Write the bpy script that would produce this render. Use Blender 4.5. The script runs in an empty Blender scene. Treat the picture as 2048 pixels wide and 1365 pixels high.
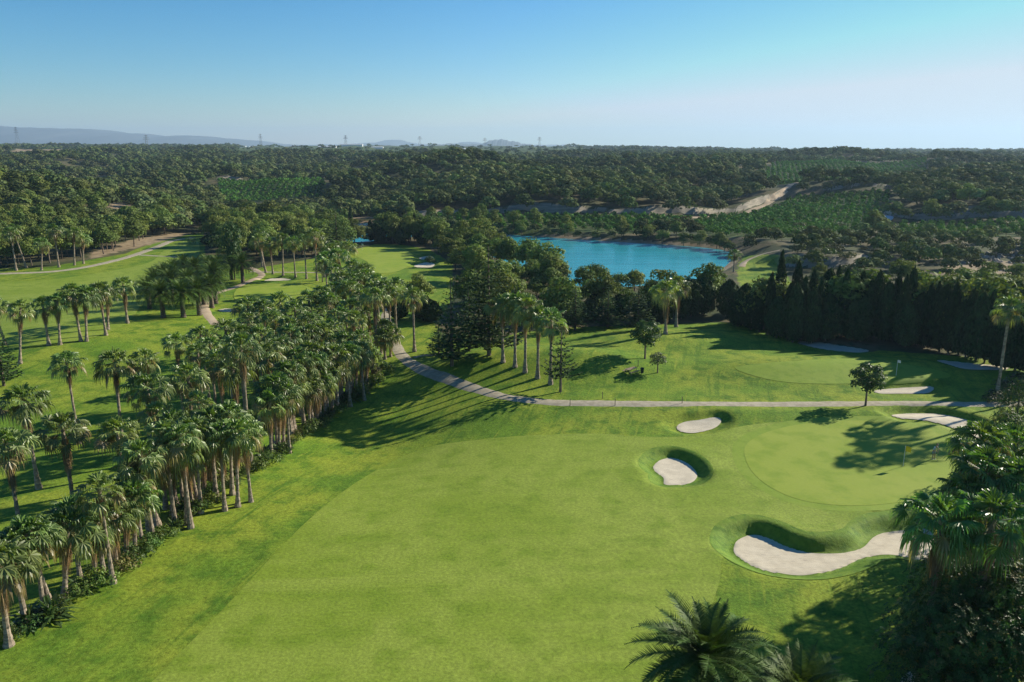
import bpy, math, random
import numpy as np
from mathutils import Vector, Quaternion
R = math.radians
random.seed(7)
rng = np.random.default_rng(11)
sc = bpy.context.scene

# ------------------------------------------------------------------ camera, sky, sun, exposure
CAMZ = 31.0
PITCH = R(14.03)
FPX = 1593.0
cam_d = bpy.data.cameras.new("camera")
cam = bpy.data.objects.new("camera", cam_d)
sc.collection.objects.link(cam)
cam.location = (0, 0, CAMZ)
cam.rotation_euler = (R(90) - PITCH, 0, 0)
cam_d.sensor_width = 36.0
cam_d.lens = FPX / 2048 * 36.0
cam_d.clip_start = 0.5
cam_d.clip_end = 90000
sc.camera = cam

SUN_AZ = R(60)
SUN_EL = R(25)
world = bpy.data.worlds.new("World")
sc.world = world
world.use_nodes = True
wn = world.node_tree
wn.nodes.clear()
wo = wn.nodes.new("ShaderNodeOutputWorld")
wb = wn.nodes.new("ShaderNodeBackground")
sky = wn.nodes.new("ShaderNodeTexSky")
sky.sky_type = 'NISHITA'
sky.sun_disc = False
sky.sun_elevation = SUN_EL
sky.sun_rotation = SUN_AZ
sky.altitude = 0
sky.air_density = 1.0
sky.dust_density = 0.05
sky.ozone_density = 2.4
wb.inputs['Strength'].default_value = 0.072
# deepen the blue of the clear sky: per-channel contrast, same for every ray
wsep = wn.nodes.new("ShaderNodeSeparateColor"); wcmb = wn.nodes.new("ShaderNodeCombineColor")
wn.links.new(sky.outputs[0], wsep.inputs[0])
for ch, gm, gain, cap in ((0, 1.9, .81, .97), (1, 1.25, .895, .98), (2, 1.1, 1.10, .90)):
    m1 = wn.nodes.new("ShaderNodeMath"); m1.operation = 'MULTIPLY'; m1.inputs[1].default_value = .138
    m2 = wn.nodes.new("ShaderNodeMath"); m2.operation = 'MINIMUM'; m2.inputs[1].default_value = cap
    m3 = wn.nodes.new("ShaderNodeMath"); m3.operation = 'POWER'; m3.inputs[1].default_value = gm
    m4 = wn.nodes.new("ShaderNodeMath"); m4.operation = 'MULTIPLY'; m4.inputs[1].default_value = gain / .138
    wn.links.new(wsep.outputs[ch], m1.inputs[0])
    for p_, q_ in ((m1, m2), (m2, m3), (m3, m4)): wn.links.new(p_.outputs[0], q_.inputs[0])
    wn.links.new(m4.outputs[0], wcmb.inputs[ch])
wn.links.new(wcmb.outputs[0], wb.inputs[0])
wn.links.new(wb.outputs[0], wo.inputs[0])

sd = bpy.data.lights.new("sun", 'SUN')
sun = bpy.data.objects.new("sun", sd)
sc.collection.objects.link(sun)
sd.energy = 5.0
sd.angle = R(0.55)
sd.color = (1.0, 0.92, 0.76)
SDIR = Vector((math.sin(SUN_AZ) * math.cos(SUN_EL), math.cos(SUN_AZ) * math.cos(SUN_EL), math.sin(SUN_EL)))
sun.rotation_euler = SDIR.to_track_quat('Z', 'Y').to_euler()
sun.location = (120, 60, 120)

sc.view_settings.view_transform = 'Standard'
sc.view_settings.look = 'None'
sc.view_settings.exposure = 0.70
sc.view_settings.gamma = 1.0
sc.render.engine = 'CYCLES'
cy = sc.cycles
cy.max_bounces = 5
cy.diffuse_bounces = 2
cy.glossy_bounces = 2
cy.transmission_bounces = 3
cy.volume_bounces = 0
cy.transparent_max_bounces = 6
cy.use_denoising = True
cy.denoising_prefilter = 'NONE'
cy.denoising_input_passes = 'RGB_ALBEDO_NORMAL'
cy.caustics_reflective = False
cy.caustics_refractive = False
cy.sample_clamp_indirect = 4

# ------------------------------------------------------------------ small helpers
def link(o):
    sc.collection.objects.link(o)
    return o

def tag(o, label=None, cat=None, group=None, kind=None):
    if label: o['label'] = label
    if cat: o['category'] = cat
    if group: o['group'] = group
    if kind: o['kind'] = kind
    return o

def make_mesh(name, V, faces, mats=None, col=None, smooth=False, midx=None):
    """faces: list of int arrays (m,3) or (m,4)"""
    me = bpy.data.meshes.new(name)
    V = np.asarray(V, dtype=np.float32)
    faces = [np.asarray(f, dtype=np.int32) for f in faces if len(f)]
    me.vertices.add(len(V))
    me.vertices.foreach_set("co", V.ravel())
    nl = sum(f.size for f in faces)
    nf = sum(len(f) for f in faces)
    me.loops.add(nl)
    me.loops.foreach_set("vertex_index", np.concatenate([f.ravel() for f in faces]))
    me.polygons.add(nf)
    sizes = np.concatenate([np.full(len(f), f.shape[1], dtype=np.int32) for f in faces])
    starts = np.concatenate([[0], np.cumsum(sizes)[:-1]]).astype(np.int32)
    me.polygons.foreach_set("loop_start", starts)
    if smooth:
        me.polygons.foreach_set("use_smooth", np.ones(nf, dtype=bool))
    else:
        me.polygons.foreach_set("use_smooth", np.zeros(nf, dtype=bool))
    if midx is not None:
        me.polygons.foreach_set("material_index", np.asarray(midx, dtype=np.int32))
    if col is not None:
        a = me.attributes.new("Col", 'FLOAT_COLOR', 'POINT')
        c = np.ones((len(V), 4), dtype=np.float32)
        c[:, :3] = col
        a.data.foreach_set("color", c.ravel())
    me.update(calc_edges=True)
    for m in (mats or []):
        me.materials.append(m)
    return me

def obj(name, me, parent=None, loc=None, rot=None, scale=None):
    o = bpy.data.objects.new(name, me)
    link(o)
    if parent is not None: o.parent = parent
    if loc is not None: o.location = loc
    if rot is not None: o.rotation_euler = rot
    if scale is not None: o.scale = scale
    return o

def empty(name, loc, rot=(0, 0, 0), scale=(1, 1, 1)):
    e = bpy.data.objects.new(name, None)
    link(e)
    e.location = loc; e.rotation_euler = rot; e.scale = scale
    e.empty_display_size = 0.5
    return e

def merge(parts):
    """parts: list of (V, [faces], col) -> one"""
    Vs, Cs, F3, F4, off = [], [], [], [], 0
    for V, fs, c in parts:
        V = np.asarray(V, dtype=np.float32)
        Vs.append(V)
        cc = np.empty((len(V), 3), dtype=np.float32); cc[:] = c
        Cs.append(cc)
        for f in fs:
            f = np.asarray(f, dtype=np.int32)
            if f.size == 0: continue
            (F3 if f.shape[1] == 3 else F4).append(f + off)
        off += len(V)
    F = []
    if F3: F.append(np.concatenate(F3))
    if F4: F.append(np.concatenate(F4))
    return np.concatenate(Vs), F, np.concatenate(Cs)

def unit(a):
    a = np.asarray(a, dtype=float)
    return a / np.maximum(np.linalg.norm(a, axis=-1, keepdims=True), 1e-9)

def box(c, s, rz=0.0):
    c = np.array(c, float); s = np.array(s, float) / 2
    v = np.array([[x, y, z] for x in (-1, 1) for y in (-1, 1) for z in (-1, 1)], float) * s
    if rz:
        cr, sr = math.cos(rz), math.sin(rz)
        v = np.stack([v[:, 0] * cr - v[:, 1] * sr, v[:, 0] * sr + v[:, 1] * cr, v[:, 2]], 1)
    f = np.array([[0, 1, 3, 2], [4, 6, 7, 5], [0, 4, 5, 1], [2, 3, 7, 6], [0, 2, 6, 4], [1, 5, 7, 3]])
    return v + c, [f]

def tube(pts, rad, n=6, cap=True):
    pts = np.asarray(pts, float); rad = np.broadcast_to(np.asarray(rad, float), (len(pts),))
    d = np.gradient(pts, axis=0); d = unit(d)
    ref = np.array([0.0, 0, 1]) if abs(d[0, 2]) < 0.9 else np.array([1.0, 0, 0])
    a = unit(np.cross(d, ref)); b = np.cross(d, a)
    ang = np.arange(n) * 2 * math.pi / n
    V = pts[:, None, :] + rad[:, None, None] * (np.cos(ang)[None, :, None] * a[:, None, :] + np.sin(ang)[None, :, None] * b[:, None, :])
    V = V.reshape(-1, 3)
    m = len(pts)
    i = np.arange(m - 1)[:, None] * n + np.arange(n)[None, :]
    j = np.arange(m - 1)[:, None] * n + (np.arange(n)[None, :] + 1) % n
    F = np.stack([i, j, j + n, i + n], -1).reshape(-1, 4)
    fs = [F]
    if cap:
        V = np.concatenate([V, pts[-1:]])
        k = (m - 1) * n + np.arange(n)
        fs.append(np.stack([k, (m - 1) * n + (np.arange(n) + 1) % n, np.full(n, len(V) - 1)], -1))
    return V, fs

# ------------------------------------------------------------------ materials
def new_mat(name):
    m = bpy.data.materials.new(name)
    m.use_nodes = True
    nt = m.node_tree
    nt.nodes.clear()
    out = nt.nodes.new("ShaderNodeOutputMaterial")
    return m, nt, out

def N(nt, kind, **kw):
    n = nt.nodes.new(kind)
    for k, v in kw.items():
        if k in ('i', 'inputs'):
            for kk, vv in v.items(): n.inputs[kk].default_value = vv
        else: setattr(n, k, v)
    return n

def mix_col(nt, fac, a, b, mode='MIX'):
    m = nt.nodes.new("ShaderNodeMix"); m.data_type = 'RGBA'; m.blend_type = mode
    def s(sock, v):
        if hasattr(v, 'links') or isinstance(v, bpy.types.NodeSocket): nt.links.new(v, sock)
        elif isinstance(v, (int, float)): sock.default_value = v
        else: sock.default_value = (*v, 1.0) if len(v) == 3 else v
    s(m.inputs[0], fac); s(m.inputs[6], a); s(m.inputs[7], b)
    return m.outputs[2]

def ramp(nt, fac, stops):
    r = nt.nodes.new("ShaderNodeMapRange")
    r.inputs['From Min'].default_value = stops[0]
    r.inputs['From Max'].default_value = stops[1]
    r.interpolation_type = 'SMOOTHSTEP'
    nt.links.new(fac, r.inputs['Value'])
    return r.outputs[0]

def noise(nt, scale, detail=3, vec=None, rough=0.55):
    n = N(nt, "ShaderNodeTexNoise", i={'Scale': scale, 'Detail': detail, 'Roughness': rough})
    if vec is not None: nt.links.new(vec, n.inputs['Vector'])
    return n.outputs['Fac']

def coords(nt, scale=None, rot=None):
    tc = nt.nodes.new("ShaderNodeTexCoord")
    if scale is None and rot is None: return tc.outputs['Object']
    mp = nt.nodes.new("ShaderNodeMapping")
    if rot is not None:
        mp.vector_type = 'TEXTURE'; mp.inputs['Rotation'].default_value = rot; mp.inputs['Scale'].default_value = tuple(1 / q for q in scale)
    elif scale is not None: mp.inputs['Scale'].default_value = scale
    nt.links.new(tc.outputs['Object'], mp.inputs['Vector'])
    return mp.outputs[0]

def leaf_mat(name, rough=0.5, spec=0.4, trans=0.25, var=0.35, hue=0.02, tcol=(1.3, 1.35, 0.5)):
    """Per-leaf colour from the mesh, varied per object; part of the light passes through."""
    m, nt, out = new_mat(name)
    at = N(nt, "ShaderNodeAttribute", attribute_name="Col")
    oi = nt.nodes.new("ShaderNodeObjectInfo")
    mr = N(nt, "ShaderNodeMapRange", i={'To Min': 1 - var, 'To Max': 1 + var})
    nt.links.new(oi.outputs['Random'], mr.inputs['Value'])
    hs = N(nt, "ShaderNodeHueSaturation")
    mr2 = N(nt, "ShaderNodeMapRange", i={'To Min': 0.5 - hue, 'To Max': 0.5 + hue})
    mm = N(nt, "ShaderNodeMath", operation='FRACT'); mm2 = N(nt, "ShaderNodeMath", operation='MULTIPLY', i={1: 7.31})
    nt.links.new(oi.outputs['Random'], mm2.inputs[0]); nt.links.new(mm2.outputs[0], mm.inputs[0])
    nt.links.new(mm.outputs[0], mr2.inputs['Value'])
    nt.links.new(mr2.outputs[0], hs.inputs['Hue']); nt.links.new(mr.outputs[0], hs.inputs['Value'])
    nt.links.new(at.outputs['Color'], hs.inputs['Color'])
    p = N(nt, "ShaderNodeBsdfPrincipled", i={'Roughness': rough, 'Specular IOR Level': spec})
    nt.links.new(hs.outputs[0], p.inputs['Base Color'])
    t = nt.nodes.new("ShaderNodeBsdfTranslucent")
    tc = mix_col(nt, 1.0, hs.outputs[0], tcol, 'MULTIPLY')
    nt.links.new(tc, t.inputs['Color'])
    mx = N(nt, "ShaderNodeMixShader", i={0: trans})
    nt.links.new(p.outputs[0], mx.inputs[1]); nt.links.new(t.outputs[0], mx.inputs[2])
    nt.links.new(mx.outputs[0], out.inputs[0])
    return m

def plain_mat(name, col, col2=None, scale=5.0, rough=0.8, bump=0.0, spec=0.3, stretch=None, metallic=0.0):
    m, nt, out = new_mat(name)
    p = N(nt, "ShaderNodeBsdfPrincipled", i={'Roughness': rough, 'Specular IOR Level': spec, 'Metallic': metallic})
    v = coords(nt, stretch)
    n = noise(nt, scale, 4, v)
    c = mix_col(nt, ramp(nt, n, (0.35, 0.65)), col, col2 or tuple(x * 0.7 for x in col))
    nt.links.new(c, p.inputs['Base Color'])
    if bump:
        b = N(nt, "ShaderNodeBump", i={'Strength': bump, 'Distance': 0.05})
        nt.links.new(n, b.inputs['Height']); nt.links.new(b.outputs[0], p.inputs['Normal'])
    nt.links.new(p.outputs[0], out.inputs[0])
    return m

def grass_layers(nt, base, dry, dark, patch=0.12, streak=None, fine=2.2, strength=1.0):
    co = coords(nt)
    n1 = noise(nt, patch, 4, co)
    c = mix_col(nt, ramp(nt, n1, (0.36, 0.60)), base, dry)
    n2 = noise(nt, patch * 4.3, 5, co)
    c = mix_col(nt, ramp(nt, n2, (0.44, 0.70)), c, dark)
    if streak:
        vec = coords(nt, streak[0], (0, 0, streak[1]))
        n3 = noise(nt, 1.0, 5, vec, 0.65)
        c = mix_col(nt, ramp(nt, n3, (0.50, 0.72)), c, dark if streak[2] > 0 else dry)
        n5 = noise(nt, 2.7, 3, vec, 0.6)
        c = mix_col(nt, ramp(nt, n5, (0.55, 0.8)), c, dry)
    n4 = noise(nt, fine, 6, co, 0.75)
    k = N(nt, "ShaderNodeMapRange", i={'From Min': 0.25, 'From Max': 0.75, 'To Min': 1 - 0.30 * strength, 'To Max': 1 + 0.30 * strength})
    nt.links.new(n4, k.inputs['Value'])
    vm = N(nt, "ShaderNodeVectorMath", operation='SCALE')
    nt.links.new(c, vm.inputs[0]); nt.links.new(k.outputs[0], vm.inputs['Scale'])
    return vm.outputs[0], n4

def turf_mat(name, base, dry, dark, patch=0.12, streak=None, fine=2.2, strength=1.0, bump=0.5):
    m, nt, out = new_mat(name)
    c, h = grass_layers(nt, base, dry, dark, patch, streak, fine, strength)
    p = N(nt, "ShaderNodeBsdfPrincipled", i={'Roughness': 0.75, 'Specular IOR Level': 0.15, 'Sheen Weight': 0.0})
    nt.links.new(c, p.inputs['Base Color'])
    b = N(nt, "ShaderNodeBump", i={'Strength': bump, 'Distance': 0.08})
    nt.links.new(h, b.inputs['Height']); nt.links.new(b.outputs[0], p.inputs['Normal'])
    nt.links.new(p.outputs[0], out.inputs[0])
    return m
ROUGH = dict(base=(0.122, 0.215, 0.020), dry=(0.225, 0.280, 0.030), dark=(0.078, 0.158, 0.015))
FAIR = dict(base=(0.188, 0.262, 0.024), dry=(0.232, 0.298, 0.040), dark=(0.155, 0.232, 0.018))

def ground_mat():
    m, nt, out = new_mat("ground_turf_and_earth")
    vec = coords(nt)
    turf, h = grass_layers(nt, ROUGH['base'], ROUGH['dry'], ROUGH['dark'], 0.10, ((0.028, 0.75, 1), R(76), 1), 3.5, 2.0)
    n1 = noise(nt, 0.05, 5, vec); n2 = noise(nt, 0.6, 5, vec)
    earth = mix_col(nt, ramp(nt, n1, (0.42, 0.6)), (0.060, 0.070, 0.032), (0.14, 0.115, 0.065))
    earth = mix_col(nt, ramp(nt, n2, (0.45, 0.7)), earth, (0.050, 0.070, 0.025))
    a = N(nt, "ShaderNodeAttribute", attribute_name="mask")
    sp = nt.nodes.new("ShaderNodeSeparateColor"); nt.links.new(a.outputs['Color'], sp.inputs[0])
    nb = N(nt, "ShaderNodeMath", operation='ADD'); n5 = noise(nt, 0.35, 4, vec)
    sub = N(nt, "ShaderNodeMath", operation='SUBTRACT', i={1: 0.5}); nt.links.new(n5, sub.inputs[0])
    mul = N(nt, "ShaderNodeMath", operation='MULTIPLY', i={1: 0.7}); nt.links.new(sub.outputs[0], mul.inputs[0])
    def msk(i, lo=0.4, hi=0.6):
        ad = N(nt, "ShaderNodeMath", operation='ADD')
        nt.links.new(sp.outputs[i], ad.inputs[0]); nt.links.new(mul.outputs[0], ad.inputs[1])
        return ramp(nt, ad.outputs[0], (lo, hi))
    c = mix_col(nt, msk(0), earth, turf)                       # R turf
    bare = mix_col(nt, ramp(nt, n2, (0.35, 0.7)), (0.36, 0.28, 0.18), (0.22, 0.165, 0.10))
    c = mix_col(nt, msk(1), c, bare)                           # G bare tan soil
    green = mix_col(nt, ramp(nt, n2, (0.35, 0.7)), (0.055, 0.095, 0.025), (0.10, 0.12, 0.04))
    c = mix_col(nt, msk(2), c, green)                          # B orchard floor / far crops
    geo = nt.nodes.new("ShaderNodeNewGeometry")
    sx = nt.nodes.new("ShaderNodeSeparateXYZ"); nt.links.new(geo.outputs['True Normal'], sx.inputs[0])
    stc = coords(nt, (0.15, 0.15, 1.6)); ns = noise(nt, 1.0, 5, stc)
    rock = mix_col(nt, ramp(nt, ns, (0.35, 0.65)), (0.31, 0.275, 0.21), (0.21, 0.185, 0.14))
    st = ramp(nt, sx.outputs['Z'], (0.90, 0.80))
    inv = N(nt, "ShaderNodeMath", operation='SUBTRACT', i={0: 1.0}); nt.links.new(sp.outputs[0], inv.inputs[1])
    st2 = N(nt, "ShaderNodeMath", operation='MULTIPLY'); nt.links.new(st, st2.inputs[0]); nt.links.new(inv.outputs[0], st2.inputs[1])
    c = mix_col(nt, st2.outputs[0], c, rock)
    p = N(nt, "ShaderNodeBsdfPrincipled", i={'Roughness': 0.85, 'Specular IOR Level': 0.1})
    nt.links.new(c, p.inputs['Base Color'])
    b = N(nt, "ShaderNodeBump", i={'Strength': 0.6, 'Distance': 0.10})
    nt.links.new(h, b.inputs['Height']); nt.links.new(b.outputs[0], p.inputs['Normal'])
    nt.links.new(p.outputs[0], out.inputs[0])
    return m

M_ground = ground_mat()
M_fair = turf_mat("fairway_turf", **FAIR, patch=0.09, streak=((0.035, 0.30, 1), R(5), -1), fine=4.5, strength=1.6, bump=0.3)
M_green = turf_mat("green_turf", (0.232, 0.310, 0.030), (0.262, 0.325, 0.040), (0.195, 0.278, 0.023), patch=0.09, fine=4, strength=0.30, bump=0.1)
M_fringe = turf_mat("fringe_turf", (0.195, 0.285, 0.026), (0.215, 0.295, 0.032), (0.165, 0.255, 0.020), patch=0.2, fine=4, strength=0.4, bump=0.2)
M_apron = turf_mat("apron_turf", (0.120, 0.215, 0.016), (0.155, 0.240, 0.022), (0.075, 0.160, 0.010), patch=0.3, fine=3, strength=0.9, bump=0.7)
def sand_mat():
    m, nt, out = new_mat("bunker_sand")
    p = N(nt, "ShaderNodeBsdfPrincipled", i={'Roughness': 0.95, 'Specular IOR Level': 0.1})
    v = coords(nt); n = noise(nt, 1.1, 5, v); c = mix_col(nt, ramp(nt, n, (.35, .65)), (0.63, 0.56, 0.425), (0.55, 0.485, 0.365))
    w = noise(nt, 1.0, 3, coords(nt, (1.2, 7.0, 1)), .6); c = mix_col(nt, ramp(nt, w, (.60, .72)), c, (0.40, 0.34, 0.265))
    nt.links.new(c, p.inputs['Base Color'])
    b = N(nt, "ShaderNodeBump", i={'Strength': 0.5, 'Distance': 0.06}); nt.links.new(w, b.inputs['Height']); nt.links.new(b.outputs[0], p.inputs['Normal'])
    nt.links.new(p.outputs[0], out.inputs[0]); return m
M_sand = sand_mat()
M_path = plain_mat("path_concrete", (0.43, 0.38, 0.275), (0.32, 0.28, 0.20), scale=1.4, rough=0.9, bump=0.1, spec=0.15)
M_dirt = plain_mat("dirt_track", (0.46, 0.37, 0.26), (0.36, 0.28, 0.19), scale=0.4, rough=0.95, bump=0.1, spec=0.1)
M_fan = leaf_mat("fan_palm_leaf", rough=0.42, spec=0.45, trans=0.28, var=0.25, hue=0.018)
M_dead = leaf_mat("dead_palm_leaf", rough=0.8, spec=0.1, trans=0.12, var=0.25, hue=0.01, tcol=(1.1, 0.9, 0.6))
M_date = leaf_mat("date_palm_leaf", rough=0.55, spec=0.12, trans=0.15, var=0.2, hue=0.01)
M_pine = leaf_mat("pine_needles", rough=0.7, spec=0.12, trans=0.22, var=0.28, hue=0.025)
M_broad = leaf_mat("broad_leaf", rough=0.5, spec=0.22, trans=0.2, var=0.2, hue=0.015)
M_orange = leaf_mat("orange_leaf", rough=0.8, spec=0.05, trans=0.15, var=0.2, hue=0.01)
M_cyp = leaf_mat("cypress_foliage", rough=0.75, spec=0.08, trans=0.08, var=0.25, hue=0.01)
M_shrub = leaf_mat("shrub_leaf", rough=0.55, spec=0.25, trans=0.25, var=0.35, hue=0.03)
M_trunk = plain_mat("bark", (0.20, 0.155, 0.115), (0.09, 0.070, 0.052), scale=3, rough=0.9, bump=0.6, stretch=(1, 1, 0.3))
M_ptrunk = plain_mat("palm_trunk", (0.36, 0.29, 0.215), (0.17, 0.135, 0.10), scale=4.0, rough=0.9, bump=0.8, stretch=(0.5, 0.5, 9.0))
M_white = plain_mat("white_paint", (0.75, 0.75, 0.73), (0.62, 0.62, 0.60), rough=0.5)
M_steel = plain_mat("galvanised_steel", (0.20, 0.21, 0.22), (0.15, 0.16, 0.17), rough=0.5, metallic=0.3)
M_yellow = plain_mat("yellow_cloth", (0.85, 0.62, 0.03), (0.75, 0.50, 0.02), rough=0.7)
M_wood = plain_mat("weathered_wood", (0.30, 0.23, 0.16), (0.20, 0.15, 0.10), rough=0.8, stretch=(1, 8, 8))
M_rock = plain_mat("pale_rock", (0.42, 0.36, 0.28), (0.25, 0.21, 0.16), scale=2, rough=0.95, bump=0.5)
M_mount = plain_mat("far_mountain_rock", (0.075, 0.085, 0.09), (0.045, 0.055, 0.06), scale=0.002, rough=0.95)

# ------------------------------------------------------------------ picture <-> place
cp, sp_ = math.cos(PITCH), math.sin(PITCH)
def ray(px, py):
    u = (px - 1024) / FPX; v = (py - 682.5) / FPX
    return np.array([u, cp - v * sp_, -sp_ - v * cp])
def at_z(px, py, z):
    d = ray(px, py); t = (z - CAMZ) / d[2]
    return np.array([d[0] * t, d[1] * t, z])
def at_Y(px, py, Y):
    d = ray(px, py); t = Y / d[1]
    return np.array([d[0] * t, Y, CAMZ + d[2] * t])
def X_of(px, Y, z=0.0):
    return (px - 1024) / FPX * (Y * cp + (CAMZ - z) * sp_)
def to_px(P):
    P = np.atleast_2d(P)
    dep = P[:, 1] * cp + (CAMZ - P[:, 2]) * sp_
    up = P[:, 1] * sp_ - (CAMZ - P[:, 2]) * cp
    return 1024 + FPX * P[:, 0] / dep, 682.5 - FPX * up / dep, dep

# ------------------------------------------------------------------ terrain
TP = np.array([-400, 0, 250, 450, 620, 850, 1100, 1350, 1570, 1790, 2048, 2500], float)
TY = np.array([-100, 60, 120, 160, 200, 250, 300, 350, 400, 500, 600, 800, 1100, 1500, 2100, 3000, 4500, 9000, 30000], float)
TZ = np.array([
 [0]*12, [0]*12, [0]*12, [0,0,0,0,0,-.2,-.3,-.3,-.3,0,0,0],
 [0, 0, 0, 0, 0, -.5, -1, -1.5, -1.5, -.5, .5, 1],
 [2, 1.5, .5, 0, -.5, -1, -1, -1, -.5, 1.0, 1.5, 2],
 [7, 6, 2, -1, -2, -2, -1, -1, 0, 0, .5, 2],
 [12, 11, 5, -4, -4, -2, 0, 0, .5, .5, 1.5, 4],
 [11, 10, 2, -5, -4, -1, 2, 2, 1, 3, 5, 6],
 [1, 0, -4, 0, 2, 6.5, 8.5, 8, 3, 5, 9, 10],
 [-1, -2, -4, 3, 4, 8, 10, 10, 6.5, 6, 7, 8],
 [8, 6, 3, 1, 3, 7, 7, 7, 10.5, 10.5, 5, 5],
 [12, 11, 9, 8, 9, 8, 8, 7, 7, 6, 6, 6],
 [15, 14, 12, 11, 11, 11, 9, 6, 3, 2, 2, 2],
 [14, 14, 12, 11, 12, 12, 10, 5, 0, -1, -1, -1],
 [10, 10, 10, 10, 12, 12, 8, 2, -5, -6, -6, -6],
 [-12, -12, -8, -4, 2, 4, -6, -14, -22, -24, -24, -24],
 [-22, -22, -22, -22, -22, -22, -40, -60, -80, -84, -84, -84],
 [-22, -22, -22, -22, -22, -30, -60, -140, -210, -230, -230, -230]], float)

def _cr(a, b, c, d, t):
    return b + 0.5 * t * (c - a + t * (2 * a - 5 * b + 4 * c - d + t * (3 * (b - c) + d - a)))
def table(X, Y):
    px = 1024 + FPX * X / np.maximum(Y * cp + CAMZ * sp_, 30)
    ci = np.interp(px, TP, np.arange(len(TP))); ri = np.interp(Y, TY, np.arange(len(TY)))
    c0 = np.minimum(ci.astype(int), len(TP) - 2); r0 = np.minimum(ri.astype(int), len(TY) - 2)
    ct = ci - c0; rt = ri - r0
    rows = []
    for k in (-1, 0, 1, 2):
        rr = np.clip(r0 + k, 0, len(TY) - 1)
        v = [TZ[rr, np.clip(c0 + j, 0, len(TP) - 1)] for j in (-1, 0, 1, 2)]
        rows.append(_cr(*v, ct))
    return _cr(*rows, rt)

_w = []
_r = np.random.default_rng(5)
for L, A in ((230, 2.6), (170, 2.2), (120, 1.8), (85, 1.1), (60, .6), (40, .35), (26, .22)):
    for _ in range(2):
        a = _r.uniform(0, 2 * math.pi); _w.append((math.cos(a) * 2 * math.pi / L, math.sin(a) * 2 * math.pi / L, _r.uniform(0, 6.28), A * .7, L))
def roll(X, Y):
    far = np.clip((Y - 230) / 300, 0, 1) * np.clip((6000 - Y) / 3000, 0, 1)
    z = 0
    for kx, ky, ph, A, L in _w:
        z = z + A * np.sin(kx * X + ky * Y + ph) * (far + (0.06 if L < 90 else 0.03))
    return z
MOUNDS = [  # x, y, rx, ry, height
 (1, 108.5, 12, 8, 2.3), (-9, 106, 6, 5, 0.8), (13, 106, 8, 7, 1.4), (17, 118, 9, 6, 1.2), (27, 122, 10, 8, 1.6), (33, 106, 14, 5.5, 1.0), (50, 108, 16, 6, .9),
 (-17, 88, 12, 18, -2.4), (-72, 125, 24, 30, 2.4), (47, 88, 6, 1.6, .5), (27, 88, 7, 2, .35), (4, 92, 30, 5, .5)]
def pts_px(L, z=0.0):
    return np.array([at_z(x, y, z)[:2] for x, y in L])
def pts_gp(L, lim=1300):
    f = lambda a, b: h0(np.atleast_1d(np.asarray(a, float)), np.atleast_1d(np.asarray(b, float))) if np.ndim(a) else h0(np.array([float(a)]), np.array([float(b)]))[0]
    return np.array([gp(x, y, f)[:2] if y < lim else at_z(x, y, 0)[:2] for x, y in L])
def smooth_poly(P, n=6):
    """closed Catmull-Rom"""
    P = np.asarray(P, float); out = []
    m = len(P)
    for i in range(m):
        a, b, c, d = P[i - 1], P[i], P[(i + 1) % m], P[(i + 2) % m]
        for k in range(n):
            out.append(_cr(a, b, c, d, k / n))
    return np.array(out)
def smooth_line(P, n=8):
    P = np.asarray(P, float); Q = np.vstack([2 * P[0] - P[1], P, 2 * P[-1] - P[-2]]); out = []
    for i in range(len(P) - 1):
        for k in range(n): out.append(_cr(Q[i], Q[i + 1], Q[i + 2], Q[i + 3], k / n))
    out.append(P[-1]); return np.array(out)
def sdf(P, X, Y):
    """signed distance to a closed polygon, negative inside; + vector from nearest point"""
    sh = X.shape; x = X.ravel(); y = Y.ravel()
    best = np.full(x.shape, 1e18); bx = np.zeros_like(x); by = np.zeros_like(x); inside = np.zeros(x.shape, bool)
    for i in range(len(P)):
        ax, ay = P[i - 1]; cx, cy_ = P[i]
        dx, dy = cx - ax, cy_ - ay
        t = np.clip(((x - ax) * dx + (y - ay) * dy) / max(dx * dx + dy * dy, 1e-9), 0, 1)
        ex, ey = x - ax - t * dx, y - ay - t * dy
        d = ex * ex + ey * ey; k = d < best
        best[k] = d[k]; bx[k] = ex[k]; by[k] = ey[k]
        if ay != cy_:
            cond = ((ay > y) != (cy_ > y)) & (x < (cx - ax) * (y - ay) / (cy_ - ay) + ax)
            inside ^= cond
    s = np.sqrt(best); s[inside] *= -1
    return s.reshape(sh), bx.reshape(sh), by.reshape(sh)
def line_dist(P, X, Y):
    best = np.full(X.shape, 1e18)
    for i in range(1, len(P)):
        ax, ay = P[i - 1]; dx, dy = P[i][0] - ax, P[i][1] - ay
        t = np.clip(((X - ax) * dx + (Y - ay) * dy) / max(dx * dx + dy * dy, 1e-9), 0, 1)
        best = np.minimum(best, (X - ax - t * dx) ** 2 + (Y - ay - t * dy) ** 2)
    return np.sqrt(best)

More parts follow.
